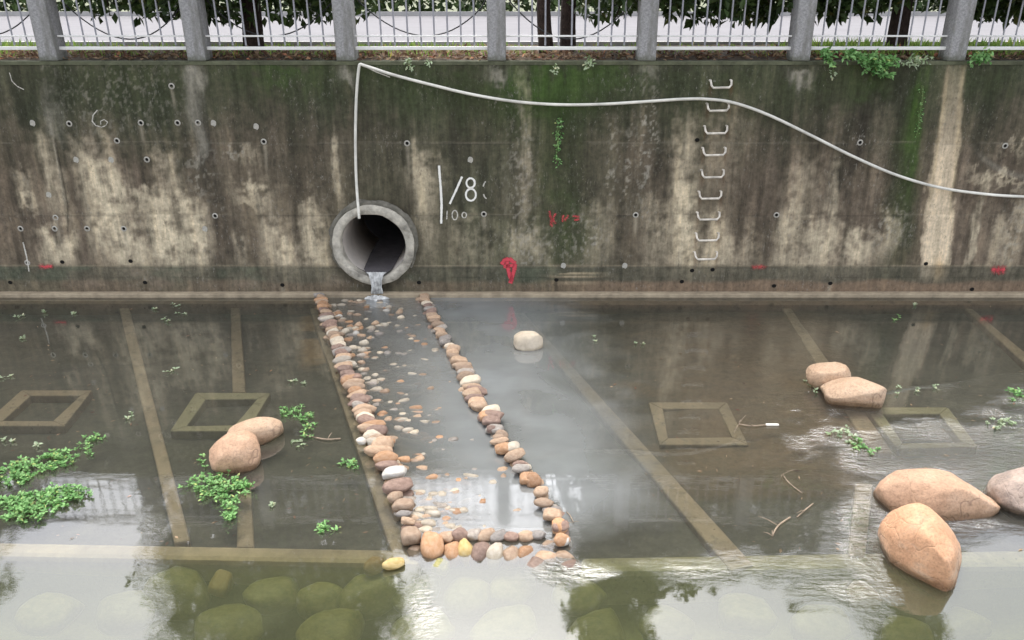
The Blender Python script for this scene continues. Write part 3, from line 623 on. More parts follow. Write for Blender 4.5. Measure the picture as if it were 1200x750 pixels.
for i in range(len(PX)-1):
    x0, x1 = PX[i]+.126, PX[i+1]-.126; yc = YT + .13
    t = empty('railing_panel', ((x0+x1)/2, yc, WT), plab[i], 'railing', 'steel panels of the railing')
    for (z, hh, dd, nm) in ((.165, .022, .025, 'bottom_rail'), (.325, .012, .012, 'lower_rail'), (.90, .012, .012, 'upper_rail'), (1.04, .025, .028, 'top_rail')):
        mb = MB(); mb.box(x0, x1, yc-dd, yc+dd, WT+z-hh, WT+z+hh); mb.build(nm, M['rail'] if hh > .02 else M['picket'] if nm == 'upper_rail' else M['rail'], t, bevel=.005)
    n = round((x1-x0)/.178)
    for k in range(1, n): link('picket', pkme, t, (-(x1-x0)/2 + (x1-x0)*k/n, 0, 0))

mb = MB()
for k in range(9000):
    x = rnd.uniform(-26, 26); y = RY+14.6+rnd.uniform(0,1.2); h = rnd.random()*(1.5+.6*vnoise(np.array([x*.5]), np.array([.3]), 5)[0])
    leaf(mb, Vector((x, y, WT+h)), rv(), rv()+Vector((0,0,1)), .34, .2)
tag(mb.build('hedge', M['crown']), 'long leafy hedge on the far side of the road', 'hedge')

pts = []
for i in range(0, 5):
    for k in range(10):
        t = k/10; x = PX[i]*(1-t)+PX[i+1]*t; sag = (2*t-1)**2
        pts.append(Vector((x, YT+.335, WT+.30+.66*sag+.03*math.sin(i*2.1+t*5))))
mb = MB(); mb.tube(smooth(pts, 2), .009, 6)
tag(mb.build('cable', simple_mat('black_cable', (.03,.03,.032,1), .6, .2, 8, .1), None, True), 'black cable sagging from post to post behind the railing', 'cable')

# ------------------------------------------------------------------ trees beyond the railing (seen as trunks, and mirrored in the water)
def tree(base, trunks, blobs, nleaf, label, ls=.17):
    t = empty('street_tree', base, label, 'tree', 'trees on the verge behind the railing')
    mb = MB()
    for (pts, r0) in trunks:
        P = smooth([Vector(p) for p in pts], 4); mb.tube(P, [r0*(1 - .65*i/len(P)) for i in range(len(P))], 10)
    for (c, r) in blobs:                                         # limbs reaching into each leaf mass
        best = min((Vector(p) for pts, _ in trunks for p in pts[1:]), key=lambda q: (q - Vector(c)).length)
        mid = (best + Vector(c))*.5 + Vector((0,0,-.15)); mb.tube(smooth([best, mid, Vector(c)], 3), [.055,.05,.045,.04,.03,.025,.02], 6)
        for q in range(5):
            e = Vector(c) + rv()*Vector(r).length*.5; mb.tube([Vector(c), (Vector(c)+e)*.5+rv()*.05, e], [.02,.014,.006], 5)
    mb.build('trunk', M['bark'], t, True)
    mb = MB(); vol = [r[0]*r[1]*r[2] for c, r in blobs]; tot = sum(vol)
    for (c, r), vv in zip(blobs, vol):
        n = int(nleaf*vv/tot); cl = [rv()*rnd.random()**.4 for _ in range(max(10, n//40))]
        for k in range(n):
            q = rnd.choice(cl) + rv()*.22
            p = Vector((c[0]+q.x*r[0], c[1]+q.y*r[1], c[2]+q.z*r[2]))
            if p.z < WT+.5: continue
            leaf(mb, p, rv()+Vector((0,0,-.3)), rv()+Vector((0,0,1)), ls*rnd.uniform(.7,1.35), ls*.55)
    mb.build('crown', M['crown'], t)
    return t
g0 = WT
def refl(px, py, y):                                             # point at distance y on the sky ray mirrored by the water at a photo pixel
    d = ray(px, py); t = y/d[1]; return (d[0]*t, y, -CAMH - d[2]*t)
ty = YT + 1.1
def blobs_at(lst, y): return [((*refl(px, py, y)[:1], y, refl(px, py, y)[2]), (rx, 1.2, rz)) for (px, py, rx, rz) in lst]
bx = refl(262, 600, ty)[0]
tx = onwall(266, 57).x
tree((tx, ty, g0), [([(tx,ty,g0-.1),(tx+.05,ty,g0+1.2),(tx-.2,ty+.1,g0+2.6),(tx-.1,ty,g0+4.4)], .17)],
     blobs_at([(235,588,1.15,.85),(330,580,1.25,.85),(420,585,1.15,.9),(232,650,1.0,1.0),(320,655,1.3,1.1),(415,660,1.2,1.0),(250,725,1.1,1.1),(345,730,1.3,1.1),(425,730,1.1,1.0),(300,800,1.6,1.1),(400,800,1.4,1.1)], ty), 26000,
     'dark trunked tree behind the railing, left of the white hose bend')
tx2 = onwall(652, 57).x
tree((tx2, ty, g0), [([(tx2-.1,ty,g0-.1),(tx2-.15,ty,g0+1.0),(tx2+.2,ty,g0+2.4),(tx2+.9,ty,g0+4.0)], .12), ([(tx2+.22,ty+.1,g0-.1),(tx2+.26,ty+.1,g0+1.1),(tx2+.8,ty+.1,g0+2.4),(tx2+1.8,ty,g0+4.0)], .13)],
     blobs_at([(710,582,1.0,.8),(800,580,1.15,.8),(890,585,1.1,.75),(705,640,.85,.9),(785,640,1.0,.8),(880,630,1.1,.5),(980,600,1.1,.8),(715,710,.9,1.0),(725,770,.9,1.0),(700,830,1.0,1.0)], ty), 21000,
     'twin trunked tree behind the railing above the trailing vine')
tx3 = onwall(1090, 57).x
tree((tx3, ty, g0), [([(tx3,ty,g0-.1),(tx3,ty,g0+1.0),(tx3+.1,ty,g0+2.3),(tx3-.2,ty,g0+4.0)], .16)],
     blobs_at([(1050,590,1.1,.9),(1045,650,.7,.9),(1055,715,.6,.8)], ty), 13000,
     'dark red trunked tree behind the railing near the broad cream run')
tx4 = onwall(-330, 57).x
tree((tx4, ty, g0), [([(tx4,ty,g0-.1),(tx4,ty,g0+1.4),(tx4+.2,ty,g0+2.6),(tx4,ty,g0+4.0)], .16)],
     blobs_at([(-40,600,1.0,1.0),(-60,680,1.0,1.0),(-130,640,1.5,1.6),(15,572,.6,.4)], ty), 9000,
     'tree beyond the left edge of the picture behind the railing')

# ------------------------------------------------------------------ river bed
YK = onz(300, 652, -.1).y                                        # the cross kerb: deeper pool in front of it
bx_ = np.linspace(-14, 14, 300); by_ = np.concatenate([np.linspace(.6, YK-.25, 60)[:-1], np.linspace(YK-.25, WD-.05, 190)])
def bed_fn(X, Y):
    z = -.20 + (fbm(X*1.5, Y*1.5, 12)-.5)*.07
    z = z + sstep(YK+.12, YK-.2, Y) * 0 - (1 - sstep(YK-.25, YK-.02, Y))*.42
    px, py = proj(X, Y, -.2)
    ins = sstep(-6, 4, px - xl(py))*sstep(-4, 6, xr(py)-px)*(py < 640)
    z = z + ins*(.10*sstep(70, 0, px - xl(py)))                   # cobble slope along the left row
    sand = sstep(690, 840, px)*sstep(1010, 930, px - (py-360)*.35)*sstep(350, 380, py)*(1-sstep(560, 640, py))
    return X, Y, z + sand*.07
bme, bco = grid_mesh('river_bed', bx_, by_, bed_fn, M['bed'])
px, py = proj(bco[:,0], bco[:,1], bco[:,2])
n1 = fbm(bco[:,0]*1.6, bco[:,1]*4, 3); n2 = fbm(bco[:,0]*6, bco[:,1]*9, 8)
c = lin((87,87,75))[None]*(.65+.7*n1)[:,None]*(.75+.5*n2)[:,None]
def mx(c, m, k): m = np.clip(m,0,1)[:,None]; return c*(1-m)+lin(k)[None]*m
sand = sstep(690, 840, px+(n1-.5)*120)*sstep(1020, 930, px-(py-360)*.35)*sstep(345, 380, py)*(1-sstep(540, 620, py+(n1-.5)*80))
c = mx(c, sand*(.4+.6*n2), (128,110,86))
c = mx(c, sstep(346, 360, px)*sstep(395,372, px-(py-360)*.38)*sstep(352,360,py)*(1-sstep(415,440,py))*sstep(.4,.6,n1), (150,128,92))
c = mx(c, (1-sstep(YK-.25, YK+.0, bco[:,1]))*.8, (100,102,62))
c = mx(c, sstep(-6,4,px-xl(py))*sstep(-4,6,xr(py)-px)*.6, (140,128,112))
set_attr(bme, 'silt', c)
tag(link('river_bed', bme), kind='structure')
mb = MB(); mb.add([(-200,-60,-.72),(200,-60,-.72),(200,14,-.75),(-200,14,-.75)],[(0,1,2,3)]); tag(mb.build('river_bed', M['soil']), kind='structure')

# ------------------------------------------------------------------ concrete ribs and square frames on the bed
def slab(quad, ztop, zbot, name, mat, parent=None, bev=.02):
    P = [onz(x, y, ztop) for x, y in quad]                       # TL TR BR BL
    mb = MB(); vs = [tuple(p) for p in P] + [(p.x, p.y, zbot) for p in P]
    mb.add(vs, [(3,2,1,0),(0,1,5,4),(1,2,6,5),(2,3,7,6),(3,0,4,7),(4,5,6,7)])
    return mb.build(name, mat, parent, bevel=bev)
ribs = [([(139,359),(151,359),(223,633),(204,636)], 'long silted concrete rib left of the two tan boulders'),
        ([(270,360),(281,360),(288,459),(272,459)], 'short concrete rib running from the wall to the frame behind the two tan boulders'),
        ([(279,556),(293,556),(298,641),(277,641)], 'concrete rib stub under the large weed clump by the tan boulders'),
        ([(361,356),(372,356),(483,648),(460,650)], 'concrete rib alongside the left row of cobbles'),
        ([(603,366),(614,366),(884,662),(856,668)], 'diagonal concrete rib under the milky plume by the lone pale boulder'),
        ([(915,359),(926,359),(1047,530),(1022,532)], 'concrete rib running under the pair of pink boulders'),
        ([(1130,361),(1139,361),(1300,494),(1278,496)], 'concrete rib at the far right below the broad cream run'),
        ([(1002,566),(1023,566),(1014,652),(994,652)], 'short concrete rib left of the two large boulders')]
for q, lab in ribs: tag(slab(q, -.165 if 'stub' in lab else -.105, -.42, 'concrete_rib', M['rib']), lab, 'concrete rib', 'concrete ribs on the river bed')
tag(slab([(-300,628),(492,643),(492,661),(-300,646)], -.06, -.8, 'concrete_kerb', M['kerbrib'], bev=.05), 'long concrete kerb crossing the bed at the head of the deep pool', 'kerb')
tag(slab([(680,652),(1350,640),(1350,662),(680,670)], -.12, -.8, 'concrete_kerb', M['ribgreen'], bev=.05), 'algae green kerb crossing the bed below the rippled water at right', 'kerb')
frames = [([(25,457),(108,457),(75,499),(-22,499)], [(36,463.5),(94,463.5),(62,493),(3,493)], 'rib', 'square concrete frame lying at the left edge beyond the green weed'),
          ([(229,460),(317,460),(290,505),(199,505)], [(241,468),(301,467.5),(275,498),(219,499)], 'ribgreen', 'square concrete frame lying behind the two tan boulders'),
          ([(760,471),(852,471),(877,521),(773,521)], [(777,479),(842,479),(858,512),(783,513)], 'rib', 'square concrete frame lying alone in the middle of the sandy right half'),
          ([(1013,477),(1111,477),(1146,523),(1052,526)], [(1035,485),(1101,485),(1127,518),(1058,519)], 'ribgreen', 'square concrete frame lying beside the pair of pink boulders')]
for oq, iq, mt, lab in frames:
    cen = onz(sum(p[0] for p in oq)/4, sum(p[1] for p in oq)/4, -.08)
    t = empty('square_frame', cen, lab, 'concrete frame', 'square concrete frames on the river bed')
    for k in range(4):
        k2 = (k+1) % 4
        e = .0 if k % 2 == 0 else 0.0
        slab([oq[k], oq[k2], iq[k2], iq[k]], -.10 - .004*(k % 2), -.4, 'frame_bar', M[mt], t, .012)

# ------------------------------------------------------------------ water
wxs = np.linspace(-14, 14, 330); wys = np.linspace(.6, WD-.02, 240)
wme_, wc = grid_mesh('water', wxs, wys, lambda X, Y: (X, Y, X*0), None or M['bed'])
px, py = proj(wc[:,0], wc[:,1], wc[:,2])
n1 = fbm(wc[:,0]*.9, wc[:,1]*1.6, 14); n2 = fbm(wc[:,0]*3, wc[:,1]*5, 15)
inch = sstep(-4,6,px-xl(py))*sstep(-2,8,xr(py)-px)*(1-sstep(615,650,py))
tb_ch = np.interp(px-xl(py), [0, 20, 60, 110], [.32, .40, .58, .78])*np.interp(py, [345,380,480,520,640],[.85,.85,1,1,.85])
wa = fbm(wc[:,0]*1.1+3, wc[:,1]*1.1, 41)-.5; wb = fbm(wc[:,0]*1.1, wc[:,1]*1.1+9, 42)-.5
sw = fbm(wc[:,0]*1.3+wa*2.6, wc[:,1]*1.9+wb*2.6, 43, 5)
edge = np.interp(py, [345,400,460,520,580,640,700],[690,690,728,748,770,700,640])
plume = sstep(-2,8,px-xr(py))*sstep(110,-110,px-edge+(sw-.5)*150)*(1-sstep(600,670,py+(sw-.5)*60))
turb = .13+.10*n1
turb = np.maximum(turb, inch*tb_ch)
turb = np.maximum(turb, .95*np.exp(-((px-441)/26)**2-((py-354)/10)**2))
turb = np.maximum(turb, plume*(.58+.40*sw))
pool = sstep(YK-.02, YK-.35, wc[:,1]); turb = np.maximum(turb, pool*(.30+.15*n2))
rip = np.full(len(wc), .006)
def rz(cx, cy, sx, sy, a):
    global rip; rip = np.maximum(rip, a*np.exp(-((px+(n1-.5)*40-cx)/sx)**2-((py+(n2-.5)*20-cy)/sy)**2))
for a in [(1100,527,110,30,1.0),(1195,510,60,44,1.0),(985,520,60,26,.7),(1022,630,36,60,1.0),(1075,530,80,18,1.0),(930,660,110,16,.2),(790,668,90,14,.22),(690,668,60,18,.25),(660,640,30,16,.25),(1140,620,60,16,.55),(1000,690,50,22,.5),(940,480,50,50,.4),(900,380,60,22,.15),(440,356,26,9,1.0),(180,665,8,50,.35),(500,690,14,40,.3),(1180,550,50,30,.8)]: rz(*a)
rip = rip*(.25+.75*sstep(.38,.62,fbm(wc[:,0]*2.2,wc[:,1]*4.5,55)))
riff = np.exp(-((px+(n1-.5)*60-1105)/105)**4-((py+(n2-.5)*24-528)/30)**4); riff = np.maximum(riff, np.exp(-((px+(n1-.5)*40-1180)/60)**4-((py+(n2-.5)*20-545)/40)**4)); riff = np.maximum(riff, .8*np.exp(-((px+(n1-.5)*40-1018)/30)**2-((py-630)/55)**2))
rip = np.maximum(rip, riff*(.55+.45*n2))
rip = np.maximum(rip, inch*np.interp(py,[345,370,430,520],[.4,.22,.08,.01]))
set_attr(wme_, 'wet', np.stack([turb, rip, pool], 1))
s = NT('river_water'); a = s.n('ShaderNodeAttribute'); a.attribute_name = 'wet'; sp = s.n('ShaderNodeSeparateColor'); s.l(a.outputs['Color'], sp.inputs[0])
v = s.coord((1, 2.7, 1)); v2 = s.coord((1, 2.0, 1))
h1 = s.noise(v, 7.5, 5, .6); h2 = s.noise(v2, 26, 3, .5)
hh = s.math('ADD', h1, s.math('MULTIPLY', h2, .22))
nrm = s.bump(hh, s.math('MULTIPLY', sp.outputs[1], .9, True), .135)
calm = s.n('ShaderNodeBump'); calm.inputs['Strength'].default_value = .01; calm.inputs['Distance'].default_value = .05; s.l(s.noise(s.coord((1, 1.5, 1)), 2.2, 3, .5), calm.inputs['Height']); s.l(nrm, calm.inputs['Normal'])
tint = s.mix(sp.outputs[2], (.93, .92, .87, 1), (.85, .88, .68, 1))
tr = s.n('ShaderNodeBsdfTransparent'); s.l(tint, tr.inputs[0])
mk = s.ramp(s.noise(s.coord((1, 1.6, 1)), 1.7, 5, .6), [(.3, (.90, .9, .9, 1)), (.7, (1.1, 1.1, 1.1, 1))])
milk = s.mix(sp.outputs[0], (.165, .16, .128, 1), (.27, .285, .287, 1))
milk = s.mix(1.0, s.mix(sp.outputs[2], milk, (.125, .132, .075, 1)), mk, 'MULTIPLY')
df = s.n('ShaderNodeBsdfDiffuse'); s.l(milk, df.inputs[0])
m1 = s.n('ShaderNodeMixShader'); s.l(sp.outputs[0], m1.inputs[0]); s.l(tr.outputs[0], m1.inputs[1]); s.l(df.outputs[0], m1.inputs[2])
gl = s.n('ShaderNodeBsdfGlossy'); gl.inputs['Roughness'].default_value = .02; s.l(calm.outputs[0], gl.inputs['Normal'])
fr = s.n('ShaderNodeFresnel'); fr.inputs['IOR'].default_value = 1.9; s.l(calm.outputs[0], fr.inputs['Normal'])
m2 = s.n('ShaderNodeMixShader'); s.l(s.math('MULTIPLY', fr.outputs[0], 1.5, True), m2.inputs[0]); s.l(m1.outputs[0], m2.inputs[1]); s.l(gl.outputs[0], m2.inputs[2])
s.l(m2.outputs[0], s.out.inputs[0])
wme_.materials.clear(); wme_.materials.append(s.m)
tag(link('water', wme_), kind='structure')

# ------------------------------------------------------------------ stones
import bmesh
def ico(sub):
    bm = bmesh.new(); bmesh.ops.create_icosphere(bm, subdivisions=sub, radius=1.0)
    bm.verts.ensure_lookup_table(); v = [v.co.copy() for v in bm.verts]; f = [tuple(x.index for x in fc.verts) for fc in bm.faces]; bm.free(); return v, f
ICO2, ICO3, ICO4 = ico(2), ico(3), ico(5)
def cuts(seed, n=9, lo=.72, hi=.98):
    q = random.Random(seed*91+5); o = []
    for k in range(n):
        d = Vector((q.gauss(0,1), q.gauss(0,1), q.gauss(0,1))).normalized(); o.append((d, q.uniform(lo, hi)))
    return o
def cut(v, cs, soft=.22):
    for d, l in cs:
        e = v.dot(d)-l
        if e > 0: v = v-d*e*(1-soft)
    return v
def stone_mesh(seed, mat, src=ICO2, p=2.4, amp=.16, freq=1.0):
    cs = cuts(seed, 10, .66, .95)
    of = Vector((seed*3.17, seed*1.31, seed*7.7)); mb = MB(); vs = []
    for v in src[0]:
        n = (abs(v.x)**p+abs(v.y)**p+abs(v.z)**p)**(-1/p); q = v*n
        q = cut(q*(1+amp*mnoise.noise(q*freq+of)+amp*.35*mnoise.noise(q*2.6*freq+of)), cs); vs.append(q)
    mb.add(vs, src[1]); return mb.mesh('cobble', mat, True)
CACHE = {}
def cob_mesh(kind, i):
    if (kind, i) not in CACHE: CACHE[(kind, i)] = stone_mesh(i+1, S[kind], ICO3 if i < 6 else ICO2, 2.2+.5*(i % 3), .2)
    return CACHE[(kind, i)]
ORD = ['first','second','third','fourth','fifth','sixth','seventh','eighth','ninth','tenth','eleventh','twelfth','thirteenth','fourteenth','fifteenth','sixteenth','seventeenth','eighteenth','nineteenth']
def ordn(n):
    if n < 19: return ORD[n]
    n += 1
    t = {2:'twent',3:'thirt',4:'fort',5:'fift',6:'sixt'}[n//10]
    return t+'ieth' if n % 10 == 0 else t+'y-'+ORD[n % 10-1]
DESC = {'tan':'tan','pale':'pale buff','brown':'dull brown','grey':'grey','orange':'orange','white':'white'}
rs = random.Random(21)
def cobble(px, py, z, wpx, hpx, kind, yaw=0, tilt=0, dpx=None, mesh_i=None, name='cobble'):
    p = onz(px, py, z); sc = F/depth(p); ph = math.atan2(CAMH-z, p.y)
    rx = wpx/2/sc; ha = hpx/2/sc; rz_ = ha/(math.cos(ph)**2*1+math.sin(ph)**2*1.5)**.5 if dpx is None else ha
    o = link(name, cob_mesh(kind, rs.randrange(6) if mesh_i is None else mesh_i), None, p, (rs.gauss(0,.12)+tilt, rs.gauss(0,.15), yaw+rs.gauss(0,.2)), (rx, rz_*1.2, rz_*.92))
    return o
def row(P, n, w0, w1, h0, h1, side, group, kinds):
    ys = np.linspace(0, 1, n); yy = P[0,1]+(P[-1,1]-P[0,1])*(ys**1.22)
    for i in range(n):
        y = yy[i]+rs.uniform(-1,1); t = (y-P[0,1])/(P[-1,1]-P[0,1]); x = np.interp(y, P[:,1], P[:,0])+rs.gauss(0,.8+2.2*t)-(5 if side == 'lower right' else 0)
        wpx = (w0+(w1-w0)*t)*rs.uniform(.78,1.2); hpx = (h0+(h1-h0)*t)*rs.uniform(.8,1.2)
        k = rs.choice(kinds)
        o = cobble(x, y-hpx*.12, .035+.03*rs.random(), wpx, hpx, k, yaw=.15)
        tag(o, f'{DESC[k]} cobble, {ordn(i)} from the wall in the {side} row of stones', 'stone', group)
row(LR[:10], 50, 14, 30, 8, 15, 'left', 'cobbles in the left stone row', ['tan','tan','tan','tan','pale','brown','brown','grey','orange'])
row(RR[:9], 34, 13, 27, 8, 13, 'right', 'cobbles in the right stone row', ['tan','tan','tan','pale','brown','grey'])
FOOT = []
row(RR[8:], 13, 20, 25, 12, 16, 'lower right', 'cobbles in the lower right stone row', ['tan','tan','brown','orange','grey'])
# under-layer of half sunk cobbles that the rows rest on
for P, n, w0, w1, sd_, lab in ((LR, 40, 13, 30, 5, 'half sunk cobble in the underwater footing of the left stone row'), (RR, 34, 12, 26, -5, 'half sunk cobble in the underwater footing of the right stone row')):
    for i in range(n):
        t = (i/(n-1))**1.15; y = P[0,1]+(P[-1,1]-P[0,1])*t; x = np.interp(y, P[:,1], P[:,0])
        o = cobble(x+sd_*rs.uniform(-.6,1.6), y+rs.uniform(0,5), -.035, (w0+(w1-w0)*t)*rs.uniform(.7,1.1), (10+9*t), rs.choice(['tan','brown','grey','tan']))
        FOOT.append(o)
single = [  # px, py, z, w, h, kind, label
 (448,522,.06,24,22,'tan','rounded tan cobble beside the white scrap at the lower left row'),(452,537,.06,30,18,'orange','reddish cobble just above the white wedge stone in the left row'),
 (455,546,.05,30,14,'brown','dark flat cobble directly behind the white wedge stone'),(460,554,.075,32,15,'white','white wedge shaped stone in the left row'),
 (466,570,.07,36,20,'brown','wide dull brown cobble just below the white wedge stone'),(463,583,.05,18,16,'tan','small tan cobble under the wide brown cobble'),
 (471,592,.06,28,17,'tan','smooth light tan cobble at the lower end of the left row'),(474,602,.05,20,9,'grey','thin grey cobble under the smooth light tan cobble'),(478,610,.05,18,9,'tan','small flat tan cobble above the round tan stone'),
 (480,628,.05,25,24,'tan','round tan stone near the bottom of the left row'),(507,640,.0,30,38,'orange','large upright orange tan stone at the left end of the cross row'),
 (487,648,-.05,20,20,'tan','half sunk tan stone left of the large upright orange stone'),(461,661,.03,26,14,'yellow','thin yellow tan wedge stone on the kerb end'),(438,664,-.09,24,22,'yellow','round sunken yellow stone beside the kerb end'),
 (576,488,.06,33,16,'brown','wide mauve brown cobble in the right row'),(578,503,.05,24,12,'grey','rough grey cobble below the mauve brown cobble'),(588,510,.05,16,14,'tan','small round tan cobble in the lower right row'),(585,517,.05,22,9,'tan','flat tan cobble above the wide striped cobble'),
 (597,525,.06,30,13,'pale','wide pale cobble in the lower right row'),(603,534,.06,26,14,'tan','tan cobble below the wide pale cobble'),(610,544,.05,20,9,'brown','flat brown cobble near the foot of the right row'),(613,549,.04,20,9,'pale','small pale cobble above the smooth orange stone'),
 (625,563,.03,21,20,'orange','smooth orange stone at the foot of the right row'),(640,581,-.06,22,16,'tan','sunken tan stone between the two orange stones'),(647,599,.0,26,15,'grey','sunken grey olive stone above the yellow orange stone'),
 (655,616,.05,20,20,'orange','bright yellow orange stone at the end of the right row'),(660,634,.03,19,13,'white','pale smooth stone last in the right row'),
 (640,537,-.10,34,13,'orange','sunken orange slab of stone in the milky plume'),(257,684,-.16,26,30,'yellow','sunken yellow stone behind the kerb in the pool'),
 (425,517,.03,15,11,'white','white lump of stone at the outer side of the left row')]
for x, y, z, w_, h, k, lab in single: tag(cobble(x, y, z, w_, h, k), lab, 'stone')
# row across the mouth of the channel
cr = [(524,630,18,11),(540,628,20,13),(556,627,16,11),(570,628,18,10),(584,629,16,9),(600,629,15,8),(616,628,15,9),(631,627,14,8)]
for i, (x, y, w_, h) in enumerate(cr):
    k = ['tan','brown','grey','tan','grey','brown','tan','grey'][i]; tag(cobble(x, y, .02, w_+5, h+5, k), f'{DESC[k]} stone, {ordn(i)} from the left in the thin cross row at the channel mouth', 'stone', 'stones in the thin cross row')
c2 = [(531,648,20,30),(547,648,17,30),(564,650,22,32),(581,652,18,30),(599,652,18,26),(616,650,16,24),(640,655,24,20),(628,664,24,20),(660,655,24,18),(645,640,18,14),(668,664,22,18),(515,664,18,18)]
for i, (x, y, w_, h) in enumerate(c2):
    k = ['orange','yellow','brown','pale','tan','orange','tan','brown','tan','tan','brown','green'][i]
    tag(cobble(x, y, -.04, w_*1.25, h*1.05, k), 'sunken oblong stone set on end below the thin cross row', 'stone', 'sunken stones below the cross row')
# scattered cobbles on the channel bed
grp = 'small cobbles scattered on the channel bed'; LOOSE = []
k = 0; tries = 0
while k < 290 and tries < 6000:
    tries += 1; y = 352+(625-352)*rs.random()**1.1; u = rs.random()**1.25; x = xl(y)+8+u*(xr(y)-xl(y)-14)
    if u > .5 and rs.random() < (.08 if y < 440 else .5): continue
    t = (y-350)/280; zb = (-.012 if y < 430 else -.022)-.03*u+(.016 if rs.random() < .15 else 0)
    o = cobble(x, y, zb, rs.uniform(7,12)+t*rs.uniform(6,15), rs.uniform(5,8)+t*rs.uniform(3,9), rs.choice(['tan','pale','tan','pale','grey','orange']), mesh_i=6+rs.randrange(4))
    if k >= 150: LOOSE.append(o); k += 1; continue
    tag(o, 'small cobble lying sunk on the bed of the channel between the two stone rows', 'stone', grp); k += 1
for (x, y, w_, h, kk) in [(427,402,11,9,'pale'),(425,411,11,9,'pale'),(417,391,8,7,'white'),(397,371,9,5,'white'),(440,379,9,7,'tan'),(420,381,9,7,'tan'),(455,360,9,4,'pale'),(468,366,8,7,'tan'),(470,372,8,5,'pale'),(419,369,10,4,'tan'),(424,425,9,6,'tan'),(405,388,9,8,'pale'),(453,364,8,4,'white')]:
    tag(cobble(x, y, .0, w_+2, h+2, kk, mesh_i=6), 'small cobble breaking the surface in the channel just below the drain pipe', 'stone', 'small cobbles breaking the surface below the pipe')
def join(objs, name):                                            # many small stones as one object
    import collections
    vs, fs, mi, mats = [], [], [], []
    for o in objs:
        mw = Matrix.LocRotScale(o.location, o.rotation_euler, o.scale); b = len(vs); m_ = o.data.materials[0]
        if m_ not in mats: mats.append(m_)
        vs += [tuple(mw @ v.co) for v in o.data.vertices]; fs += [tuple(i+b for i in p.vertices) for p in o.data.polygons]; mi += [mats.index(m_)]*len(o.data.polygons)
    me = bpy.data.meshes.new(name); me.from_pydata(vs, [], fs)
    for m_ in mats: me.materials.append(m_)
    me.polygons.foreach_set('material_index', mi); me.shade_smooth()
    for o in objs: bpy.data.objects.remove(o)
    return tag(link(name, me), kind='stuff')
join(LOOSE, 'gravel'); join(FOOT, 'footing_stones')
# big stones in the deep pool
ps = [(210,697,80,56),(322,699,70,46),(376,703,60,40),(432,700,72,50),(482,704,46,36),(462,682,40,22),(500,688,40,30),(150,716,70,50),(60,720,70,50),(268,735,80,56),(390,745,80,56),(550,700,60,50),(600,690,56,44),(590,740,80,50),(680,700,64,46),(700,745,80,50),(780,735,70,46),(870,720,70,46),(960,735,70,50),(1010,700,44,36),(1060,745,70,46),(1130,735,60,40),(490,745,80,50)]
for i, (x, y, w_, h) in enumerate(ps):
    kk = 'green' if i != 19 else 'tan'
    tag(cobble(x, y, -.30, w_, h*1.05, kk, mesh_i=rs.randrange(6), name='pool_stone'), 'large algae covered stone sunk in the deep pool along the bottom of the picture' if i != 19 else 'pale sunken stone in the pool below the tallest boulder', 'stone', 'large stones sunk in the pool' if i != 19 else None)

# ------------------------------------------------------------------ boulders
def boulder(px, py, zc, r, yaw, kind, seed, label, p=2.8, amp=.12, roll=0, shape=None, lo=.76):
    c = onz(px, py, zc); mb = MB(); cs = cuts(seed+50, 11, lo, .98); of = Vector((seed*2.3, seed*5.1, seed)); vs = []
    for v in ICO4[0]:
        n = (abs(v.x)**p+abs(v.y)**p+abs(v.z)**p)**(-1/p); q = v*n
        q = q*(1+amp*mnoise.noise(q*.9+of)+amp*.45*mnoise.noise(q*2.1+of)+amp*.14*mnoise.noise(q*6+of)+amp*.05*mnoise.noise(q*15+of))
        q = cut(q, cs, .3); q = q*(1+amp*.12*mnoise.noise(q*5+of)+amp*.06*mnoise.noise(q*14+of)); q = Vector((q.x*r[0], q.y*r[1], q.z*r[2]))
        if shape: q = shape(q)
        vs.append(q)
    mb.add(vs, ICO4[1]); o = link('boulder', mb.mesh('boulder', S[kind], True), None, c, (0, roll, yaw))
    return tag(o, label, 'boulder')
boulder(276,532,.11,(.235,.19,.19),.25,'bould',1,'tan boulder with flat front, nearer of the two left boulders',3.2,.06,lo=.9)
boulder(298,509,.06,(.29,.16,.16),.5,'bouldp',2,'pinkish long boulder behind the nearer left boulder',2.6,.08)
boulder(619,401,.06,(.19,.14,.15),0,'pale',3,'lone pale boulder standing in the milky plume',3.4,.05,lo=.95)
boulder(972,442,.09,(.25,.18,.16),-.1,'bouldp',4,'farther pale pink boulder of the pair at right',2.8,.12)
boulder(1002,461,.07,(.36,.22,.175),-.12,'bouldp',5,'nearer blocky pink boulder of the pair at right',3.6,.10)
boulder(1097,583,.07,(.56,.27,.24),-.12,'bould',6,'wide low tan boulder with a tapering right end',2.5,.10, shape=lambda q: Vector((q.x, q.y*(1-.3*max(0,q.x)/.56), q.z*(1-.38*max(0,q.x)/.56)-.02*max(0,q.x)/.56)))
boulder(1082,645,.10,(.33,.37,.35),.1,'bouldo',7,'tall orange boulder standing in front of the wide low boulder',2.5,.10, shape=lambda q: Vector((q.x*(1-.42*max(0,q.z)/.34)*(1-.62*max(0,-q.y)/.37) - .05*q.z/.34, q.y, q.z)))
boulder(1197,580,.04,(.32,.28,.22),.2,'bouldg',8,'grey pink mottled boulder cut by the right edge',2.8,.16)

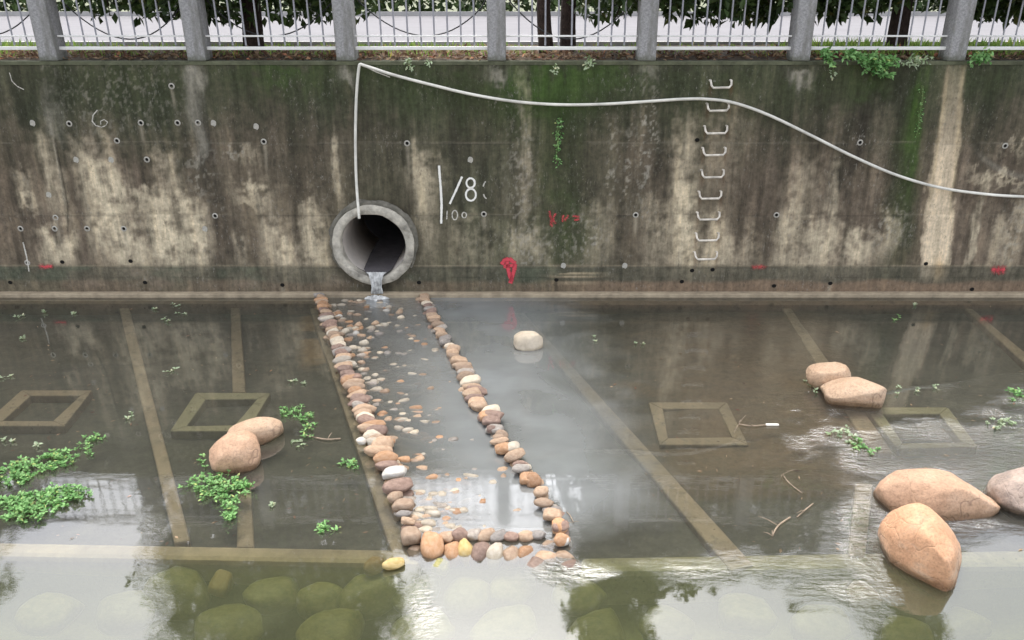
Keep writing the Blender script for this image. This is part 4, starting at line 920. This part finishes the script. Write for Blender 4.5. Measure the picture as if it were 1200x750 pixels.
# ------------------------------------------------------------------ plants
def weed(pts, n, ls, hmax, label, mat='weed', cat='plant', name='water_weed', group=None):
    """pts: list of (px,py,rx,ry) patches; sprigs of small round leaves rising just out of the water"""
    cen = onz(sum(p[0] for p in pts)/len(pts), sum(p[1] for p in pts)/len(pts), 0)
    t = empty(name, cen, label, cat, group); lb = MB(); sb = MB(); tot = sum(p[2]*p[3] for p in pts)
    for (x, y, rx, ry) in pts:
        m = max(2, int(n*.8*rx*ry/tot/7))
        for k in range(m):
            r_ = math.sqrt(rnd.random()); a_ = rnd.uniform(0, 6.283)
            b = onz(x+rx*r_*math.cos(a_), y+ry*r_*math.sin(a_), 0); h = hmax*rnd.uniform(.3,1)*(1.15-.6*r_)
            top = b+Vector((rnd.gauss(0,.03), rnd.gauss(0,.03), h)); sb.tube([b-Vector((0,0,.04)), (b+top)*.5+Vector((rnd.gauss(0,.008),rnd.gauss(0,.008),0)), top], [.004,.0035,.0025], 4)
            for q in range(7):
                f_ = rnd.uniform(.25,1); p = b.lerp(top, f_); an = q*2.4+rnd.random()
                leaf(lb, p, Vector((math.cos(an), math.sin(an), rnd.uniform(-.1,.7))), Vector((rnd.gauss(0,.3), rnd.gauss(0,.3), 1)), ls*rnd.uniform(.5,1.1), ls*.5, .12)
    lb.build('foliage', M[mat], t)['kind'] = 'stuff'; sb.build('stem', M['stem'], t)['kind'] = 'stuff'
weed([(8,560,24,11),(32,551,22,11),(58,545,18,9),(80,541,12,6),(68,533,12,5)], 1000, .05, .11, 'long green weed strand floating at the left edge, farther of two')
weed([(102,519,12,7),(116,514,9,5),(92,528,8,4),(108,532,8,4)], 190, .042, .08, 'sparse pale tipped weed at the far end of the left strand', 'weed')
weed([(18,597,26,12),(45,592,26,13),(72,583,26,11),(92,581,12,7),(35,606,16,7)], 1500, .05, .12, 'dense green weed mat over the reflected railing at left')
weed([(335,485,9,6),(350,486,12,8),(362,494,7,9),(360,508,7,6)], 360, .042, .09, 'curled green weed beside the pinkish long boulder')
weed([(345,516,9,5),(352,522,7,4)], 60, .036, .05, 'thin pale weed trailing below the curled green weed', 'palew')
weed([(240,572,20,13),(266,570,22,13),(285,573,12,9),(254,585,16,7)], 800, .046, .10, 'large green weed clump in front of the nearer left boulder')
weed([(270,598,11,9),(268,610,9,6),(277,591,8,6)], 200, .046, .09, 'green weed lobe hanging off the large clump in front of the boulders')
weed([(240,540,6,6),(236,546,5,4)], 45, .042, .06, 'small weed sprig at the left side of the nearer left boulder')
weed([(408,543,9,5),(416,548,6,3)], 110, .042, .06, 'small bright weed tuft floating left of the white wedge stone')
weed([(374,619,9,4),(381,624,5,3)], 90, .042, .06, 'small bright weed tuft above the cross kerb')
weed([(1189,465,9,6),(1197,469,6,5)], 110, .05, .09, 'bright weed tuft at the right edge behind the ripples')
weed([(1175,495,14,8),(1165,500,8,5)], 120, .045, .07, 'pale weed tuft caught in the ripples at right', 'palew')
weed([(983,510,12,6),(1000,516,8,6)], 110, .05, .07, 'pale grassy weed left of the frame beside the pink boulders', 'palew')
weed([(1008,522,11,7),(1022,530,8,5)], 120, .045, .07, 'flattened green weed at the corner of the frame beside the pink boulders', 'weed')
weed([(950,452,8,8),(957,458,5,4)], 60, .042, .06, 'pale weed against the left side of the pink boulders', 'palew')
weed([(1049,459,4,6)], 26, .045, .08, 'pale sprig nearest right of the pink boulders', 'palew')
weed([(1074,458,5,5)], 22, .045, .06, 'pale sprig, middle of three right of the pink boulders', 'palew')
weed([(1098,453,6,5)], 26, .045, .07, 'pale sprig, farthest right of three beyond the pink boulders', 'palew')
weed([(1047,373,7,4)], 26, .05, .06, 'yellow green sprig in the dark water below the dark wall stripe', 'weed')
sm = [(27,372,'tiny sprig near the wall foot, second from the left edge'),(54,366,'tiny sprig near the wall foot below the red dash'),(27,396,'tiny sprig left of the long rib, below another sprig'),(8,441,'tiny sprig at the left edge beyond the left square frame'),
 (182,361,'tiny sprig between the two left ribs, close under the wall'),(192,377,'tiny wide sprig between the two left ribs, lowest of that cluster'),(213,369,'tiny sprig between the two left ribs, rightmost of that cluster'),(206,356,'tiny sprig touching the toe of the wall between the two left ribs'),
 (345,447,'tiny sprig beyond the curled green weed, left of a twin sprig'),(361,450,'tiny sprig beyond the curled green weed, right of a twin sprig'),(697,397,'tiny sprig right of the lone pale boulder'),(748,405,'tiny sprig in dark water beyond the lone middle frame'),
 (1073,358,'tiny pale sprig at the wall toe below the broad cream run'),(85,367,'tiny sprig left of the long rib, close under the wall'),(203,432,'tiny sprig just beyond the frame behind the tan boulders'),(150,489,'tiny sprig beside the long rib, right of the left frame'),
 (45,523,'tiny sprig between the left frame and the green weed strand'),(7,519,'tiny sprig at the left edge above the green weed strand'),(318,594,'tiny sprig right of the large green weed clump')]
for x, y, lab in sm:
    weed([(x, y, 6, 3)], 16, .048, .06, lab, 'palew', group='tiny weed sprigs in open water')
def wallplant(pts, n, ls, label, mat='weed', hang=.1, off=.05):
    cen = onwall(pts[0][0], pts[0][1], off); t = empty('wall_plant', cen, label, 'plant'); lb = MB(); sb = MB(); tot = sum(p[2]*p[3] for p in pts)
    for (x, y, rx, ry) in pts:
        root = onwall(x, max(y-ry, 66), .0); m = max(2, int(n*rx*ry/tot/6))
        for k in range(m):
            r_ = math.sqrt(rnd.random()); a_ = rnd.uniform(0, 6.283)
            e = onwall(x+rx*r_*math.cos(a_), y+ry*r_*math.sin(a_), off+rnd.uniform(0,.12)); sb.tube([root, (root+e)*.5+Vector((0,-.04,.03)), e], [.005,.004,.003], 4)
            for q in range(6):
                p = root.lerp(e, rnd.uniform(.55,1.05))+Vector((rnd.gauss(0,.02),rnd.gauss(0,.02),rnd.gauss(0,.02)))
                leaf(lb, p, Vector((rnd.gauss(0,1), -.7, rnd.gauss(-.2,.7))), Vector((rnd.gauss(0,.4), -1, .8)), ls*rnd.uniform(.7,1.3), ls*.5, .15)
    lb.build('foliage', M[mat], t)['kind'] = 'stuff'; sb.build('stem', M['stem'], t)['kind'] = 'stuff'
wallplant([(1025,78,15,14),(1012,70,14,9),(1035,88,8,7),(1038,72,14,8),(995,62,10,7)], 520, .075, 'bushy green weed hanging over the wall top at right')
wallplant([(973,70,8,9),(966,60,8,6)], 90, .07, 'thin grassy weed on the coping beside the right middle post'); wallplant([(1068,72,14,6),(1085,68,8,4)], 80, .06, 'pale weed on the coping left of the cream run', 'palew')
wallplant([(1152,66,12,7),(1140,70,6,5)], 130, .07, 'leafy weed on the coping right of the last post'); wallplant([(480,77,5,9),(500,74,4,4)], 36, .055, 'small pale weed on the coping right of the hose bend', 'palew')
wallplant([(690,76,5,10)], 34, .06, 'small pale weed hanging from the coping left of the vine post', 'palew'); wallplant([(651,80,4,6)], 20, .055, 'tiny weed under the coping above the trailing vine', 'palew')
wallplant([(976,88,3,6)], 16, .05, 'tiny pale tuft below the right middle post', 'palew')
wallplant([(654,160,3,14),(656,146,2.5,8),(653,178,3,9),(653,188,2.5,5)], 110, .045, 'thin vine trailing down the mossy middle of the wall')
wallplant([(1080,120,3,20),(1076,150,3,20)], 50, .035, 'creeping plant in the bright green streak left of the cream run')

# ------------------------------------------------------------------ twigs and scraps
def twig(pts, r, label, z=.012, br=3):
    P = [onz(x, y, z+.01*(i % 2)) for i, (x, y) in enumerate(pts)]; mb = MB(); r *= .7; mb.tube(smooth(P, 4), r, 6)
    for k in range(br):
        q = P[rnd.randrange(len(P)-1)]; e = q+Vector((rnd.gauss(0,.1), rnd.gauss(0,.1), .03)); mb.tube([q, (q+e)*.5+Vector((0,0,.01)), e], [r*.6, r*.5, r*.3], 5)
    tag(mb.build('twig', M['twig'], None, True), label, 'twig')
twig([(370,513),(384,515),(399,514)], .014, 'dead twig floating between the curled weed and the left row', br=2)
twig([(866,497),(880,499),(898,498)], .012, 'floating twigs right of the lone middle frame', br=4)
twig([(934,606),(943,598),(953,590)], .009, 'pale thin twig in the water left of the rib stub', br=1)
twig([(905,628),(912,616),(926,606)], .011, 'forked twig in the water left of the rippled edge', br=3)
twig([(917,556),(925,566),(940,578)], .008, 'thin dark twig below the sandy bar', br=3)
twig([(672,612),(668,604),(664,600)], .006, 'thin straw beside the yellow orange stone', br=2)
mb = MB()                                                          # bits of leaf and straw lying on the silt and drifting on the surface
for k in range(1500):
    x, y = rnd.uniform(-40, 1240), 357+290*rnd.random()**1.3
    if xl(y)-6 < x < xr(y)+120: continue
    if vnoise(np.array([x/60.]), np.array([y/25.]), 31)[0] < .45: continue
    p = onz(x, y, .006 if rnd.random() < .16 else -.12); a_ = rnd.uniform(0, 6.28); l_ = rnd.uniform(.02, .07)
    leaf(mb, p, Vector((math.cos(a_), math.sin(a_), 0)), Vector((rnd.gauss(0,.15), rnd.gauss(0,.15), 1)), l_, l_*rnd.uniform(.12,.5), .1)
tag(mb.build('drifting_debris', M['litter']), kind='stuff')
mb = MB(); c = onz(905, 498, .01); mb.box(c.x-.07, c.x+.07, c.y-.02, c.y+.02, .004, .022); tag(mb.build('litter_scrap', M['hose'], bevel=.008), 'white scrap floating right of the twigs by the lone frame', 'litter')
for (px_, z_, lab) in ():
    pass
